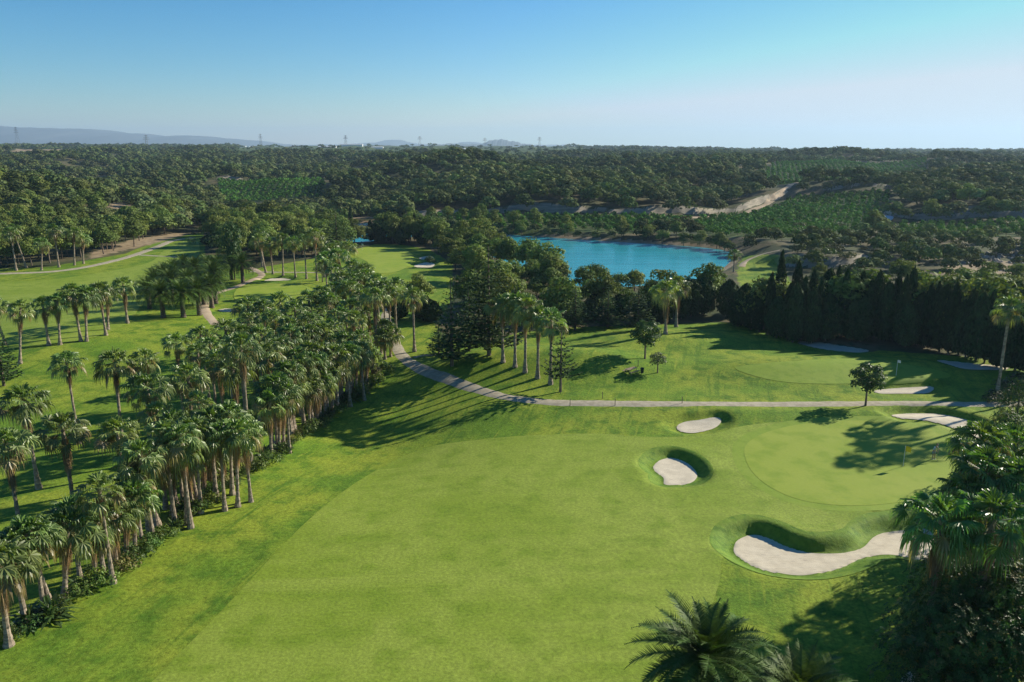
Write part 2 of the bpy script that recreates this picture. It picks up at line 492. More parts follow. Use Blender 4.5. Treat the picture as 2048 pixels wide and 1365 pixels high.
BUNKERS = [ # pixels, depth, label
 ([(1353,857),(1368,849),(1400,846),(1425,843),(1441,845),(1439,853),(1420,862),(1390,868),(1362,866)], .55, "small oval sand bunker just below the cart path, nearest the green's upper edge on its left"),
 ([(1306,936),(1318,923),(1338,917),(1360,921),(1380,931),(1393,946),(1392,959),(1375,969),(1345,972),(1328,970),(1327,957),(1314,948)], 0.7, "kidney-shaped sand bunker in the fairway with a steep shaded grass lip"),
 ([(1467,1100),(1475,1080),(1505,1068),(1540,1076),(1570,1090),(1620,1103),(1680,1103),(1725,1092),(1745,1072),(1765,1062),(1790,1058),(1850,1052),(1880,1080),(1885,1112),(1840,1116),(1800,1108),(1760,1107),(1720,1115),(1690,1130),(1650,1142),(1600,1148),(1540,1142),(1500,1128),(1475,1112)], 0.85, "largest sand bunker, long and curved, at the near side of the flagged green"),
 ([(1782,834),(1800,828),(1850,826),(1890,829),(1925,838),(1960,850),(1990,868),(1960,874),(1900,853),(1850,846),(1800,843)], .7, "long sand bunker at the far edge of the flagged green beside the palms"),
 ([(1750,783),(1790,779),(1840,776),(1862,775),(1867,780),(1850,787),(1800,788),(1757,788)], .7, "narrow sand bunker above the cart path beside the lone round tree"),
 ([(1592,686),(1630,685),(1680,692),(1737,701),(1722,706),(1680,704),(1630,697)], .4, "thin shaded sand bunker at the foot of the cypress row"),
 ([(1872,723),(1900,724),(1950,729),(1998,732),(2018,738),(1980,742),(1930,743),(1903,736)], .4, "shaded sand bunker behind the tall leaning palm"),
 ([(828,528),(850,521),(869,523),(862,531),(838,532)], .5, "shaded sand bunker nearer the camera beside the distant green"),
 ([(838,511),(852,507),(867,509),(862,514),(845,515)], .5, "small shaded sand bunker farther back beside the distant green"),
 ([(690,533),(705,530),(728,531),(736,535),(715,537),(694,537)], .6, "sand bunker left of the distant green, partly behind palm crowns"),
 ([(528,562),(545,558),(566,558),(584,561),(570,564),(540,564)], .6, "sand bunker below the row of slender palms"),
 ([(438,630),(455,627),(472,627),(478,631),(460,634),(443,634)], .4, "small sand bunker at the end of the brown path by the date palms"),
 ([(1780,1385),(1812,1345),(1850,1322),(1900,1312),(1930,1330),(1920,1380),(1850,1420),(1790,1420)], .5, "shaded sand bunker under the dark broadleaf tree"),
]
for b in range(len(BUNKERS)):
    L, D, lab = BUNKERS[b]
    BUNKERS[b] = (smooth_poly(pts_px(L, -D * 0.8), 4), D, lab)
LAKE = smooth_poly(pts_px([(690,466),(712,452),(735,447),(830,457),(950,464),(1035,471),(1150,479),(1300,488),(1400,495),(1450,502),(1466,513),(1452,532),(1425,548),(1390,560),(1300,575),(1200,582),(1130,572),(1040,535),(960,505),(900,487),(830,478),(760,480),(738,486),(722,490),(706,489),(692,480)], -3.0), 4)
def PY(L): return np.array([(X_of(p, y), y) for p, y in L])
CLIFFS = [ # line of the foot (px, Y), height, decay behind
 (PY([(830,352),(950,356),(1100,350),(1250,352),(1380,362),(1480,385),(1575,440)]), 3.6, 120),
 (PY([(1575,440),(1640,430),(1700,425),(1790,420)]), 2.0, 100),
 (PY([(1775,345),(1850,322),(1950,318),(2048,315),(2300,310)]), 4.5, 120),
 (PY([(1562,212),(1640,208),(1700,207),(1765,214)]), 3.6, 40),
 (PY([(430,600),(520,610),(640,600)]), 3.5, 120),
 (PY([(1500,860),(1650,840),(1800,860)]), 3.5, 200),
]
def h0(X, Y):
    z = table(X, Y) + roll(X, Y)
    for mx, my, rx, ry, h in MOUNDS:
        z = z + h * np.exp(-((X - mx) / rx) ** 2 - ((Y - my) / ry) ** 2)
    return z
def sstep(a, b, x):
    t = np.clip((x - a) / (b - a), 0, 1); return t * t * (3 - 2 * t)
def height(X, Y):
    X = np.asarray(X, float); Y = np.asarray(Y, float); sh = X.shape
    X = np.atleast_1d(X).copy(); Y = np.atleast_1d(Y).copy()
    z = h0(X, Y)
    for L, H, dec in CLIFFS:
        x0, x1 = L[:, 0].min(), L[:, 0].max(); w = (x1 - x0) * 0.10 + 4
        k = (X > x0 - w) & (X < x1 + w) & (Y > L[:, 1].min() - 12) & (Y < L[:, 1].max() + dec * 3)
        if not k.any(): continue
        xs, ys = X[k], Y[k]
        yl = np.interp(xs, L[:, 0], L[:, 1]) + 1.6 * np.sin(xs * .21) + .5 * np.sin(xs * .8 + 1)
        d = ys - yl
        prof = sstep(0, 3.2, d) * np.exp(-np.maximum(d - 4, 0) / dec)
        z[k] += H * prof * sstep(x0 - w, x0 + w, xs) * (1 - sstep(x1 - w, x1 + w, xs)) * (.75 + .25 * np.sin(xs * .11))
    for P, D, lab in BUNKERS:
        k = (X > P[:, 0].min() - 7) & (X < P[:, 0].max() + 7) & (Y > P[:, 1].min() - 7) & (Y < P[:, 1].max() + 7)
        if not k.any(): continue
        s, ex, ey = sdf(P, X[k], Y[k])
        ln = np.maximum(np.hypot(ex, ey), 1e-6)
        back = np.clip((ex * .45 + ey * .9) / ln * np.where(s > 0, 1, -1), -1, 1) * .5 + .5
        back = sstep(.35, .85, back)
        w = 2.2 - 1.1 * back
        out = D * (1 - sstep(0, 1, np.clip(s, 0, 9) / w))
        rim = D * .12 * back * np.exp(-((s - 1.9) / 1.1) ** 2) * (s > 0)
        zl = out - 0.0
        zl = np.where(s > 0, zl, D - .12 * D * np.exp(s / 1.2) * (1 - back))
        z[k] += -zl + rim
    k = (Y > 120) & (Y < 420) & (X > -110) & (X < 120)
    if k.any():
        s, _, _ = sdf(LAKE, X[k], Y[k])
        bank = np.where(s < 0, -3.0 + s * .35, -3.0 + s * .30)
        zz = z[k]; bl = sstep(26, 6, s)
        z[k] = np.maximum(zz * (1 - bl) + bl * np.minimum(zz, bank), -7)
    return z.reshape(sh)
def gp(px, py, fn=None):
    """ground point seen at a pixel (marching outward so the first hit counts)"""
    d = ray(px, py)
    t = np.geomspace(30, 4000, 900); X = d[0] * t; Y = d[1] * t; Z = CAMZ + d[2] * t
    g = (fn or height)(X, Y)
    hit = np.nonzero(Z <= g)[0]
    if len(hit) == 0: return np.array([X[-1], Y[-1], g[-1]])
    i = hit[0]; a, b = (t[i - 1] if i else t[0]), t[i]
    for _ in range(18):
        m = (a + b) / 2
        if CAMZ + d[2] * m <= float((fn or height)(d[0] * m, d[1] * m)): b = m
        else: a = m
    return np.array([d[0] * b, d[1] * b, CAMZ + d[2] * b])
def H1(x, y): return float(height(np.array([x]), np.array([y]))[0])

Ys = [-60.0]
while Ys[-1] < 36: Ys.append(Ys[-1] + (4 if Ys[-1] < 28 else .8))
while Ys[-1] < 104: Ys.append(Ys[-1] + .36)
while Ys[-1] < 15800: Ys.append(Ys[-1] * 1.0062 if Ys[-1] < 900 else Ys[-1] * 1.014)
Ys = np.array(Ys)
Ss = np.linspace(-1.0, 1.0, 800)
GY, GS = np.meshgrid(Ys, Ss, indexing='ij')
GX = GS * (np.maximum(GY, 0) * .9 + 55)
GZ = height(GX, GY)
nr, nc = GX.shape
idx = np.arange(nr * nc).reshape(nr, nc)
A, B_, C_, D_ = idx[:-1, :-1], idx[:-1, 1:], idx[1:, 1:], idx[1:, :-1]
TRI = np.concatenate([np.stack([A, B_, C_], -1).reshape(-1, 3), np.stack([A, C_, D_], -1).reshape(-1, 3)])
GV = np.stack([GX.ravel(), GY.ravel(), GZ.ravel()], 1)

# masks: turf / bare soil / orchard floor
GOLF_PX = [(-700,1700),(-700,560),(-300,556),(0,538),(100,534),(250,508),(320,482),(400,466),(414,474),(408,522),(500,541),(530,534),(620,519),(690,505),(750,489),(800,489),(860,500),(905,530),(905,600),(870,640),(885,680),(960,688),(1040,665),(1150,655),(1300,650),(1450,645),(1560,655),(1600,682),(1750,700),(1900,712),(2048,720),(2500,740),(2700,1700)]
GOLF = np.array([gp(x, y, lambda a, b: h0(np.atleast_1d(a), np.atleast_1d(b)) if np.ndim(a) else h0(np.atleast_1d(a), np.atleast_1d(b))[0])[:2] if y < 1200 else at_z(x, y, 0)[:2] for x, y in GOLF_PX])
MEADOW = PY([(1478,222),(1490,238),(1562,216),(1580,190),(1605,150),(1560,142),(1500,160),(1475,190)])
RUBBLE = PY([(1885,190),(1960,188),(2045,188),(2045,208),(1960,211),(1890,206)])
BARE = [PY([(20,1230),(230,1230),(225,1600),(40,1650)]), PY([(222,300),(262,300),(275,345),(225,345)]), RUBBLE,
        PY([(470,1150),(560,1120),(580,1190),(480,1200)]), PY([(130,560),(230,430),(260,440),(160,600)]),
        PY([(180,215),(300,245),(380,285),(350,290),(260,256),(180,228)]),
        PY([(690,372),(800,362),(900,356),(900,350),(800,352),(700,360)]),
        PY([(560,1500),(640,1500),(640,1560),(560,1560)]), PY([(690,2200),(740,2200),(740,2350),(690,2350)])]
ORCH = [ # polygon, row angle, spacing, label
 (PY([(1385,298),(1450,268),(1560,262),(1660,262),(1690,275),(1735,318),(1770,352),(1780,400),(1590,425),(1560,400),(1480,362),(1385,345)]), .25),
 (PY([(830,296),(1100,296),(1250,290),(1380,300),(1385,345),(1240,342),(1100,341),(950,346),(840,344)]), .1),
 (PY([(1530,480),(1800,460),(1850,560),(1850,800),(1560,800),(1530,640)]), -.3),
 (PY([(1790,262),(2048,258),(2200,262),(2200,300),(1850,305),(1790,318)]), .2),
 (PY([(440,470),(655,470),(650,592),(435,592)]), .15),
]
FARORCH = [PY([(470,1700),(620,1300),(900,1150),(1240,1150),(1240,2100),(1100,3300),(480,3300)]), PY([(330,1600),(560,1400),(560,1650),(330,1750)])]
mask = np.zeros((nr * nc, 3), np.float32)
x, y = GX.ravel(), GY.ravel()
k = (y < 420)
s, _, _ = sdf(GOLF, x[k], y[k]); mask[k, 0] = np.clip(.5 - s / 3, 0, 1)
k = (y < 60) | ((y < 120) & (np.abs(x) > 70)); mask[k, 0] = 1
k = (y > 130) & (y < 260) & (x > 30)
s, _, _ = sdf(MEADOW, x[k], y[k]); mask[k, 0] = np.maximum(mask[k, 0], np.clip(.5 - s / 4, 0, 1))
for P in BARE:
    k = (y > P[:, 1].min() - 30) & (y < P[:, 1].max() + 30)
    s, _, _ = sdf(P, x[k], y[k]); mask[k, 1] = np.maximum(mask[k, 1], np.clip(.5 - s / 10, 0, 1))
for P in [o[0] for o in ORCH] + FARORCH:
    k = (y > P[:, 1].min() - 30) & (y < P[:, 1].max() + 30)
    s, _, _ = sdf(P, x[k], y[k]); mask[k, 2] = np.maximum(mask[k, 2], np.clip(.5 - s / 6, 0, 1))
s_l, _, _ = sdf(LAKE, x, y)
k = (s_l < 2.6) & (s_l > -8); mask[k, 1] = np.maximum(mask[k, 1], .8); mask[k, 0] *= .0
gme = make_mesh("ground", GV, [np.stack([A, B_, C_, D_], -1).reshape(-1, 4)], [M_ground], smooth=True)
am = gme.attributes.new("mask", 'FLOAT_COLOR', 'POINT')
am.data.foreach_set("color", np.concatenate([mask, np.ones((len(mask), 1), np.float32)], 1).ravel())
tag(obj("ground", gme), "mown rough grass, earth and hills stretching to the horizon", "ground", kind="structure")

def clip_sheet(field, off=0.03, box_=None):
    """the pieces of the ground's own triangles where field<0, lifted by off"""
    f = field
    T = TRI
    if box_ is not None:
        cx = GV[T[:, 0], 0]; cyy = GV[T[:, 0], 1]
        T = T[(cx > box_[0] - 2) & (cx < box_[1] + 2) & (cyy > box_[2] - 2) & (cyy < box_[3] + 2)]
    ins = f[T] < 0; cnt = ins.sum(1)
    full = T[cnt == 3]
    used, inv = np.unique(full, return_inverse=True)
    V = list(GV[used]); F = [tuple(r) for r in inv.reshape(-1, 3)]
    cache = {int(u): i for i, u in enumerate(used)}
    def vid(a):
        a = int(a)
        if a not in cache: cache[a] = len(V); V.append(GV[a])
        return cache[a]
    ec = {}
    def eid(a, b):
        key = (min(a, b), max(a, b))
        if key not in ec:
            t = f[a] / (f[a] - f[b]); ec[key] = len(V); V.append(GV[a] + (GV[b] - GV[a]) * t)
        return ec[key]
    for tri in T[(cnt == 1) | (cnt == 2)]:
        poly = []
        for i in range(3):
            a, b = int(tri[i]), int(tri[(i + 1) % 3])
            if f[a] < 0: poly.append(vid(a))
            if (f[a] < 0) != (f[b] < 0): poly.append(eid(a, b))
        for i in range(1, len(poly) - 1): F.append((poly[0], poly[i], poly[i + 1]))
    V = np.array(V); V[:, 2] += off
    return V, np.array(F)
FAR_FIELD = 1e3
def field_of(P, pad=10):
    f = np.full(len(GV), FAR_FIELD)
    k = (GV[:, 0] > P[:, 0].min() - pad) & (GV[:, 0] < P[:, 0].max() + pad) & (GV[:, 1] > P[:, 1].min() - pad) & (GV[:, 1] < P[:, 1].max() + pad)
    f[k] = sdf(P, GV[k, 0], GV[k, 1])[0]
    return f
def sheet(name, P, mat, off, label, cat, minus=None, grow=0.0, **kw):
    f = field_of(P) - grow
    if minus is not None:
        for m in minus: f = np.maximum(f, -m)
    V, F = clip_sheet(f, off, (P[:, 0].min(), P[:, 0].max(), P[:, 1].min(), P[:, 1].max()))
    return tag(obj(name, make_mesh(name, V, [F], [mat], smooth=True)), label, cat, kind="structure", **kw)

bf = [field_of(b[0]) for b in BUNKERS]
for (P, D, lab), f in zip(BUNKERS, bf):
    V, F = clip_sheet(f, .045, (P[:, 0].min(), P[:, 0].max(), P[:, 1].min(), P[:, 1].max()))
    tag(obj("sand_bunker", make_mesh("sand_bunker", V, [F], [M_sand], smooth=True)), lab, "bunker", group="sand bunkers", kind="structure")
def apron(i, grow, name_label):
    f = np.maximum(bf[i] - grow, -bf[i]); P = BUNKERS[i][0]
    V, F = clip_sheet(f, .04, (P[:, 0].min() - grow, P[:, 0].max() + grow, P[:, 1].min() - grow, P[:, 1].max() + grow))
    tag(obj("grass_collar", make_mesh("grass_collar", V, [F], [M_apron], smooth=True)), name_label, "grass collar", kind="structure")
apron(1, 1.5, "ring of longer dark green grass round the kidney-shaped bunker")
apron(2, 1.9, "belt of longer dark green grass round the largest bunker")
FAIRWAY = smooth_poly(pts_gp([(120,1600),(310,1365),(450,1215),(640,1020),(760,937),(850,897),(960,880),(1100,870),(1200,868),(1280,874),(1400,872),(1490,852),(1600,842),(1750,838),(1900,850),(2010,900),(1950,1000),(1900,1060),(1800,1085),(1700,1112),(1600,1118),(1500,1112),(1448,1112),(1440,1160),(1425,1215),(1405,1365),(1390,1600)]), 4)
GREEN = smooth_poly(pts_px([(1488,905),(1500,884),(1535,866),(1600,851),(1700,843),(1800,846),(1870,862),(1900,890),(1908,930),(1890,965),(1845,992),(1770,1007),(1680,1010),(1600,1000),(1540,975),(1502,942)]), 4)
gf = field_of(GREEN)
sheet("fairway", FAIRWAY, M_fair, .025, "wide pale green fairway mown short, running up to the flagged green", "fairway",
      minus=[bf[0] - 1.5, bf[1] - 1.5, bf[2] - 1.9, bf[3] - 1.2, gf - 1.2])
V, F = clip_sheet(np.maximum(gf - 1.2, -gf), .03, (15, 70, 55, 100))
tag(obj("green_fringe", make_mesh("green_fringe", V, [F], [M_fringe], smooth=True)), "darker mown ring round the flagged putting green", "fringe", kind="structure")
sheet("putting_green", GREEN, M_green, .045, "large smooth putting green with yellow flag and golfer", "putting green", minus=[bf[3]])
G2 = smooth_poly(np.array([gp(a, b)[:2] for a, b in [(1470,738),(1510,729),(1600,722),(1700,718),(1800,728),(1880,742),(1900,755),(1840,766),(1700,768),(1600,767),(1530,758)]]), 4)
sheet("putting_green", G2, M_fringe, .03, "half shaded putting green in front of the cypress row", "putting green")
G3 = smooth_poly(np.array([gp(a, b)[:2] for a, b in [(700,505),(740,494),(800,497),(825,510),(822,530),(790,545),(740,545),(735,525)]]), 4)
sheet("putting_green", G3, M_green, .05, "distant putting green with a pale flag below the lake", "putting green")
G4 = smooth_poly(np.array([gp(a, b)[:2] for a, b in [(480,575),(540,568),(600,570),(640,590),(600,610),(520,615),(470,600)]]), 4)
sheet("putting_green", G4, M_green, .05, "putting green striped by palm shadows beyond the palm grove", "putting green")
LF = smooth_poly(np.array([gp(a, b)[:2] for a, b in [(-200,575),(0,565),(100,560),(220,543),(300,525),(330,500),(385,478),(400,500),(380,530),(330,560),(290,600),(250,650),(100,690),(-200,700)]]), 4)
sheet("fairway", LF, M_fair, .05, "sunlit fairway beyond the row of palms beside the pine wood", "fairway")

def strip_path(name, pts, width, mat, label, off=.06, cat="path", smoothn=10):
    P = smooth_line(np.array([p[:2] for p in pts]), smoothn)
    # resample finely so that the strip follows the ground
    seg = np.r_[0, np.cumsum(np.hypot(*np.diff(P, axis=0).T))]
    n = max(int(seg[-1] / .8), 4); t = np.linspace(0, seg[-1], n)
    P = np.stack([np.interp(t, seg, P[:, 0]), np.interp(t, seg, P[:, 1])], 1)
    d = unit(np.gradient(P, axis=0)); nrm = np.stack([-d[:, 1], d[:, 0]], 1)
    wj = 1 + .05 * np.sin(t * 1.3) + .04 * np.sin(t * 3.1 + 1)
    m = 5; offs = np.linspace(-.5, .5, m) * width
    Q = P[:, None, :] + nrm[:, None, :] * (offs[None, :, None] * wj[:, None, None])
    Z = height(Q[..., 0], Q[..., 1]) + off
    Z[:, 0] -= off * 1.6; Z[:, -1] -= off * 1.6
    V = np.concatenate([Q, Z[..., None]], -1).reshape(-1, 3)
    i = (np.arange(n - 1)[:, None] * m + np.arange(m - 1)[None, :]).ravel()
    F = np.stack([i, i + 1, i + m + 1, i + m], -1)
    return tag(obj(name, make_mesh(name, V, [F], [mat], smooth=True)), label, cat, kind="structure"), P
PATHS = []
_, p = strip_path("cart_path", [gp(*q) for q in [(2300,800),(2120,806),(1975,809),(1850,807),(1700,808),(1500,809),(1300,808),(1200,807),(1100,805),(1020,796),(960,781),(900,760),(850,742),(815,722),(796,700),(783,670),(772,640),(778,620),(797,598)]], 2.3, M_path, "pale concrete cart path curving past the palms and across the course"); PATHS.append(p)
_, p = strip_path("cart_path", [gp(*q) for q in [(826,716),(850,711),(880,710),(905,704)]], 1.2, M_path, "short pale side path ending under the conifers"); PATHS.append(p)
_, p = strip_path("cart_path", [gp(*q) for q in [(-250,552),(-60,549),(60,546),(120,542),(180,533),(240,519),(285,505),(320,492),(345,482),(385,476)]], 3.0, M_path, "pale track along the foot of the pine wood at the left"); PATHS.append(p)
_, p = strip_path("cart_path", [gp(*q) for q in [(275,510),(320,513),(370,516),(410,517)]], 1.8, M_path, "thin branch of the pale track leading to the date palms"); PATHS.append(p)
_, p = strip_path("dirt_path", [gp(*q) for q in [(432,650),(414,628),(410,605),(430,588),(470,575),(505,560),(524,551),(512,541),(500,536)]], 2.0, M_dirt, "brown path winding between the date palms"); PATHS.append(p)
_, p = strip_path("cart_path", [gp(*q) for q in [(500,544),(560,545),(640,546),(700,549)]], 1.4, M_path, "thin path crossing behind the row of slender palms"); PATHS.append(p)
def track(L, w, lab, off=.15):
    _, p = strip_path("dirt_track", [np.array([X_of(a, b), b]) for a, b in L], w, M_dirt, lab, off, "track"); PATHS.append(p)
track([(1300,346),(1400,352),(1480,372),(1540,415),(1572,445),(1590,480)], 4.5, "pale dirt track climbing beside the cliff to the upper orchard")
track([(1690,262),(1712,280),(1740,308),(1765,335),(1790,352)], 4.5, "pale dirt track down the right edge of the orange orchard")
track([(1484,212),(1492,222),(1520,228),(1560,226)], 2.2, "curved pale track on the meadow by the lake end", .06)
track([(1650,560),(1700,600),(1760,660)], 5, "short dirt track between the upper orchards")
track([(140,640),(190,520),(215,470),(270,430)], 5, "pale stream bed winding down the left ravine")

# water
def water_mat():
    m, nt, out = new_mat("lake_water")
    p = N(nt, "ShaderNodeBsdfPrincipled", i={'Roughness': 0.14, 'Specular IOR Level': 0.32, 'IOR': 1.3})
    v = coords(nt, (0.03, .16, 1)); n = noise(nt, 1, 5, v, .65)
    c = mix_col(nt, ramp(nt, n, (.3, .7)), (0.024, 0.270, 0.335), (0.038, 0.350, 0.410))
    nt.links.new(c, p.inputs['Base Color'])
    w = noise(nt, 1.2, 5, coords(nt, (.6, 1.6, 1)))
    b = N(nt, "ShaderNodeBump", i={'Strength': .6, 'Distance': .12}); nt.links.new(w, b.inputs['Height']); nt.links.new(b.outputs[0], p.inputs['Normal'])
    nt.links.new(p.outputs[0], out.inputs[0]); return m
LP = LAKE
cen = LP.mean(0)
from mathutils.geometry import delaunay_2d_cdt
big = cen + (LP - cen) * 1.0
s_ = unit(np.roll(LP, -1, 0) - np.roll(LP, 1, 0)); nn = np.stack([s_[:, 1], -s_[:, 0]], 1)
ar = np.sum(LP[:, 0] * np.roll(LP[:, 1], -1) - np.roll(LP[:, 0], -1) * LP[:, 1])
big = LP + nn * (2.0 if ar > 0 else -2.0)
vs, es, fs, *_ = delaunay_2d_cdt([Vector(p) for p in big], [], [list(range(len(big)))], 1, 1e-4)
tag(obj("lake_water", make_mesh("lake_water", np.array([(v.x, v.y, -3.0) for v in vs]), [np.array([f for f in fs if len(f) == 3])], [water_mat()])), "turquoise reservoir lake behind the trees", "lake", kind="structure")

PD = smooth_poly(PY([(1742,318),(1760,312),(1782,322),(1786,338),(1768,342)]), 3)
pz = float(height(PD[:, 0], PD[:, 1]).max()) + .1
vs, es, fs, *_ = delaunay_2d_cdt([Vector(p) for p in PD], [], [list(range(len(PD)))], 1, 1e-4)
pm = plain_mat("pond_water", (.10, .25, .50), (.12, .29, .55), rough=.3)
tag(obj("pond_water", make_mesh("pond_water", np.array([(v.x, v.y, pz) for v in vs]), [np.array([f for f in fs if len(f) == 3])], [pm])), "small blue irrigation pond at the head of the right dirt track", "pond", kind="structure")

# ------------------------------------------------------------------ plants: shapes
def leaves(P, Nrm, size, aspect=.55, rs=rng, bend=0.0):
    n = len(P); Nrm = unit(Nrm)
    a = rs.normal(size=(n, 3)); t1 = unit(a - (a * Nrm).sum(1, keepdims=True) * Nrm); t2 = np.cross(Nrm, t1)
    size = np.broadcast_to(size, (n,))[:, None]
    V = np.stack([P + t1 * size, P + t2 * size * aspect, P - t1 * size, P - t2 * size * aspect], 1).reshape(-1, 3)
    F = np.arange(n * 4).reshape(n, 4)
    return V, [F]
def jitcol(base, n, rs, v=.25, per=4):
    c = np.array(base)[None] * (1 + rs.uniform(-v, v, (n, 1))) * (1 + rs.uniform(-.1, .1, (n, 3)))
    return np.repeat(np.clip(c, 0, 1), per, 0)
def lobe_crown(lobes, n, size, col, col2, rs, up=.25, aspect=.5, vcol=.3):
    """leaf clumps over the outer shells of several lobes; inner ones stay sparse"""
    lobes = np.array(lobes, float); w = (lobes[:, 3] * lobes[:, 4]) ; w = w / w.sum()
    parts = []
    for L, ww in zip(lobes, w):
        m = max(int(n * ww), 6); d = unit(rs.normal(size=(m, 3))); d[:, 2] = np.where(d[:, 2] < -.45, -d[:, 2] * .6, d[:, 2]); d = unit(d)
        r = np.where(rs.random(m) < .8, rs.uniform(.82, 1.08, m), rs.uniform(.4, .85, m))
        bump_ = 1 + .13 * np.sin(d[:, 0] * 5 + L[0] * 3) * np.sin(d[:, 1] * 5 + L[1] * 2) + .08 * np.sin(d[:, 2] * 9 + L[2])
        P = L[:3] + d * (r * bump_)[:, None] * L[[3, 3, 4]]
        nr_ = unit(d + rs.normal(size=(m, 3)) * .42 + np.array([0, 0, up]))
        V, F = leaves(P, nr_, size * rs.uniform(.6, 1.35, m), aspect, rs)
        mixf = rs.random((m, 1)); c = np.array(col) * (1 - mixf) + np.array(col2) * mixf
        c = c * (1 + rs.uniform(-vcol, vcol, (m, 1)))
        parts.append((V, F, np.repeat(np.clip(c, 0, 1), 4, 0)))
    return merge(parts)

def pine_shape(seed, H=8.0, W=3.2, n=1500, size=.33, col=(.108, .155, .034), col2=(.170, .215, .056), flat=.6, lowest=.38):
    rs = np.random.default_rng(seed); L = []
    k = rs.integers(9, 14)
    for i in range(k):
        a = i * 2.4 + rs.uniform(-.4, .4); t = rs.uniform(0, 1)
        zz = H * (lowest + (.86 - lowest) * t); rr = W * (.68 if t < .5 else .68 - .5 * (t - .5)) * rs.uniform(.55, 1.0)
        r = W * rs.uniform(.34, .52)
        L.append([math.cos(a) * rr, math.sin(a) * rr, zz, r, r * flat * rs.uniform(.9, 1.25)])
    L.append([rs.uniform(-.3, .3), rs.uniform(-.3, .3), H * .86, W * .42, H * .13])
    L.append([0, 0, H * .62, W * .62, H * .2])
    V, F, c = lobe_crown(L, n, size, col, col2, rs)
    return V, F, c, L
def trunk_limbs(L, H, r0, seed, n=6, nl=7, lean=.3):
    rs = np.random.default_rng(seed); parts = []
    top = H * .8; ph = rs.uniform(0, 6)
    tz = np.linspace(-.3, top, 8)
    pts = np.stack([lean * np.sin(tz / H * 2.5 + ph) * tz / H, lean * np.cos(tz / H * 2.1 + ph) * tz / H, tz], 1)
    V, F = tube(pts, np.linspace(r0, r0 * .3, 8), n); parts.append((V, F, (1, 1, 1)))
    for l in L[:nl]:
        st = np.array([np.interp(max(l[2] - H * .18, H * .2), tz, pts[:, 0]), np.interp(max(l[2] - H * .18, H * .2), tz, pts[:, 1]), max(l[2] - H * .18, H * .2)])
        en = np.array(l[:3]); mid = (st + en) / 2 + np.array([0, 0, .25])
        V, F = tube([st, mid, en], [r0 * .38, r0 * .25, r0 * .1], 4); parts.append((V, F, (1, 1, 1)))
    return merge(parts)

def fan_frond(a, e, pet, Rf, col, rs, nseg=18, spread=118, droop=.3, hang=.35):
    """petiole, then a round pleated fan cut into narrow fingers whose tips hang"""
    ca, sa = math.cos(a), math.sin(a)
    d = np.array([ca * math.cos(e), sa * math.cos(e), math.sin(e)])
    side = np.array([-sa, ca, 0.0])
    hub = d * pet + np.array([0, 0, -.10 * pet])
    e2 = e - R(22) - droop * .5; d2 = np.array([ca * math.cos(e2), sa * math.cos(e2), math.sin(e2)])
    up = np.array([-ca * math.sin(e2), -sa * math.sin(e2), math.cos(e2)])
    rl = rs.uniform(-.75, .75); side2 = side * math.cos(rl) + up * math.sin(rl); nrm = up * math.cos(rl) - side * math.sin(rl)
    sp2 = R(spread); V = [hub]; F = []
    ang = np.linspace(-sp2, sp2, nseg + 1)
    for i, g in enumerate(ang):
        rr = Rf * (.50 - .10 * abs(g) / sp2)
        V.append(hub + (d2 * math.cos(g) + side2 * math.sin(g)) * rr + nrm * (.045 if i % 2 else -.045) * Rf - nrm * .10 * Rf * abs(g) / sp2)
    for i in range(nseg):
        g = (ang[i] + ang[i + 1]) / 2 + rs.uniform(-.04, .04)
        dirv = d2 * math.cos(g) + side2 * math.sin(g)
        q = rs.uniform(.85, 1.1); rr = Rf * (1.0 - .25 * abs(g) / sp2) * q
        m1 = hub + dirv * rr * .80 - np.array([0, 0, (.06 + .15 * droop) * Rf])
        tip = hub + dirv * rr * .98 - np.array([0, 0, (.10 + droop * .55 + hang * rs.uniform(.5, 1.5)) * Rf])
        wv = (V[2 + i] - V[1 + i]) * .30
        n0 = len(V); V += [m1 - wv, m1 + wv, tip]
        F += [[0, 1 + i, 2 + i], [1 + i, n0, n0 + 1], [1 + i, n0 + 1, 2 + i], [n0, n0 + 2, n0 + 1]]
    n1 = len(V); w = side * .03
    V += [w * .8, -w * .8, hub - w, hub + w]
    F += [[n1, n1 + 1, n1 + 2], [n1, n1 + 2, n1 + 3]]
    c = np.tile(np.array(col), (len(V), 1)).astype(float)
    c[nseg + 2:n1] *= 1.25
    c[n1:] = np.array([.20, .19, .08])
    return np.array(V), [np.array(F)], c
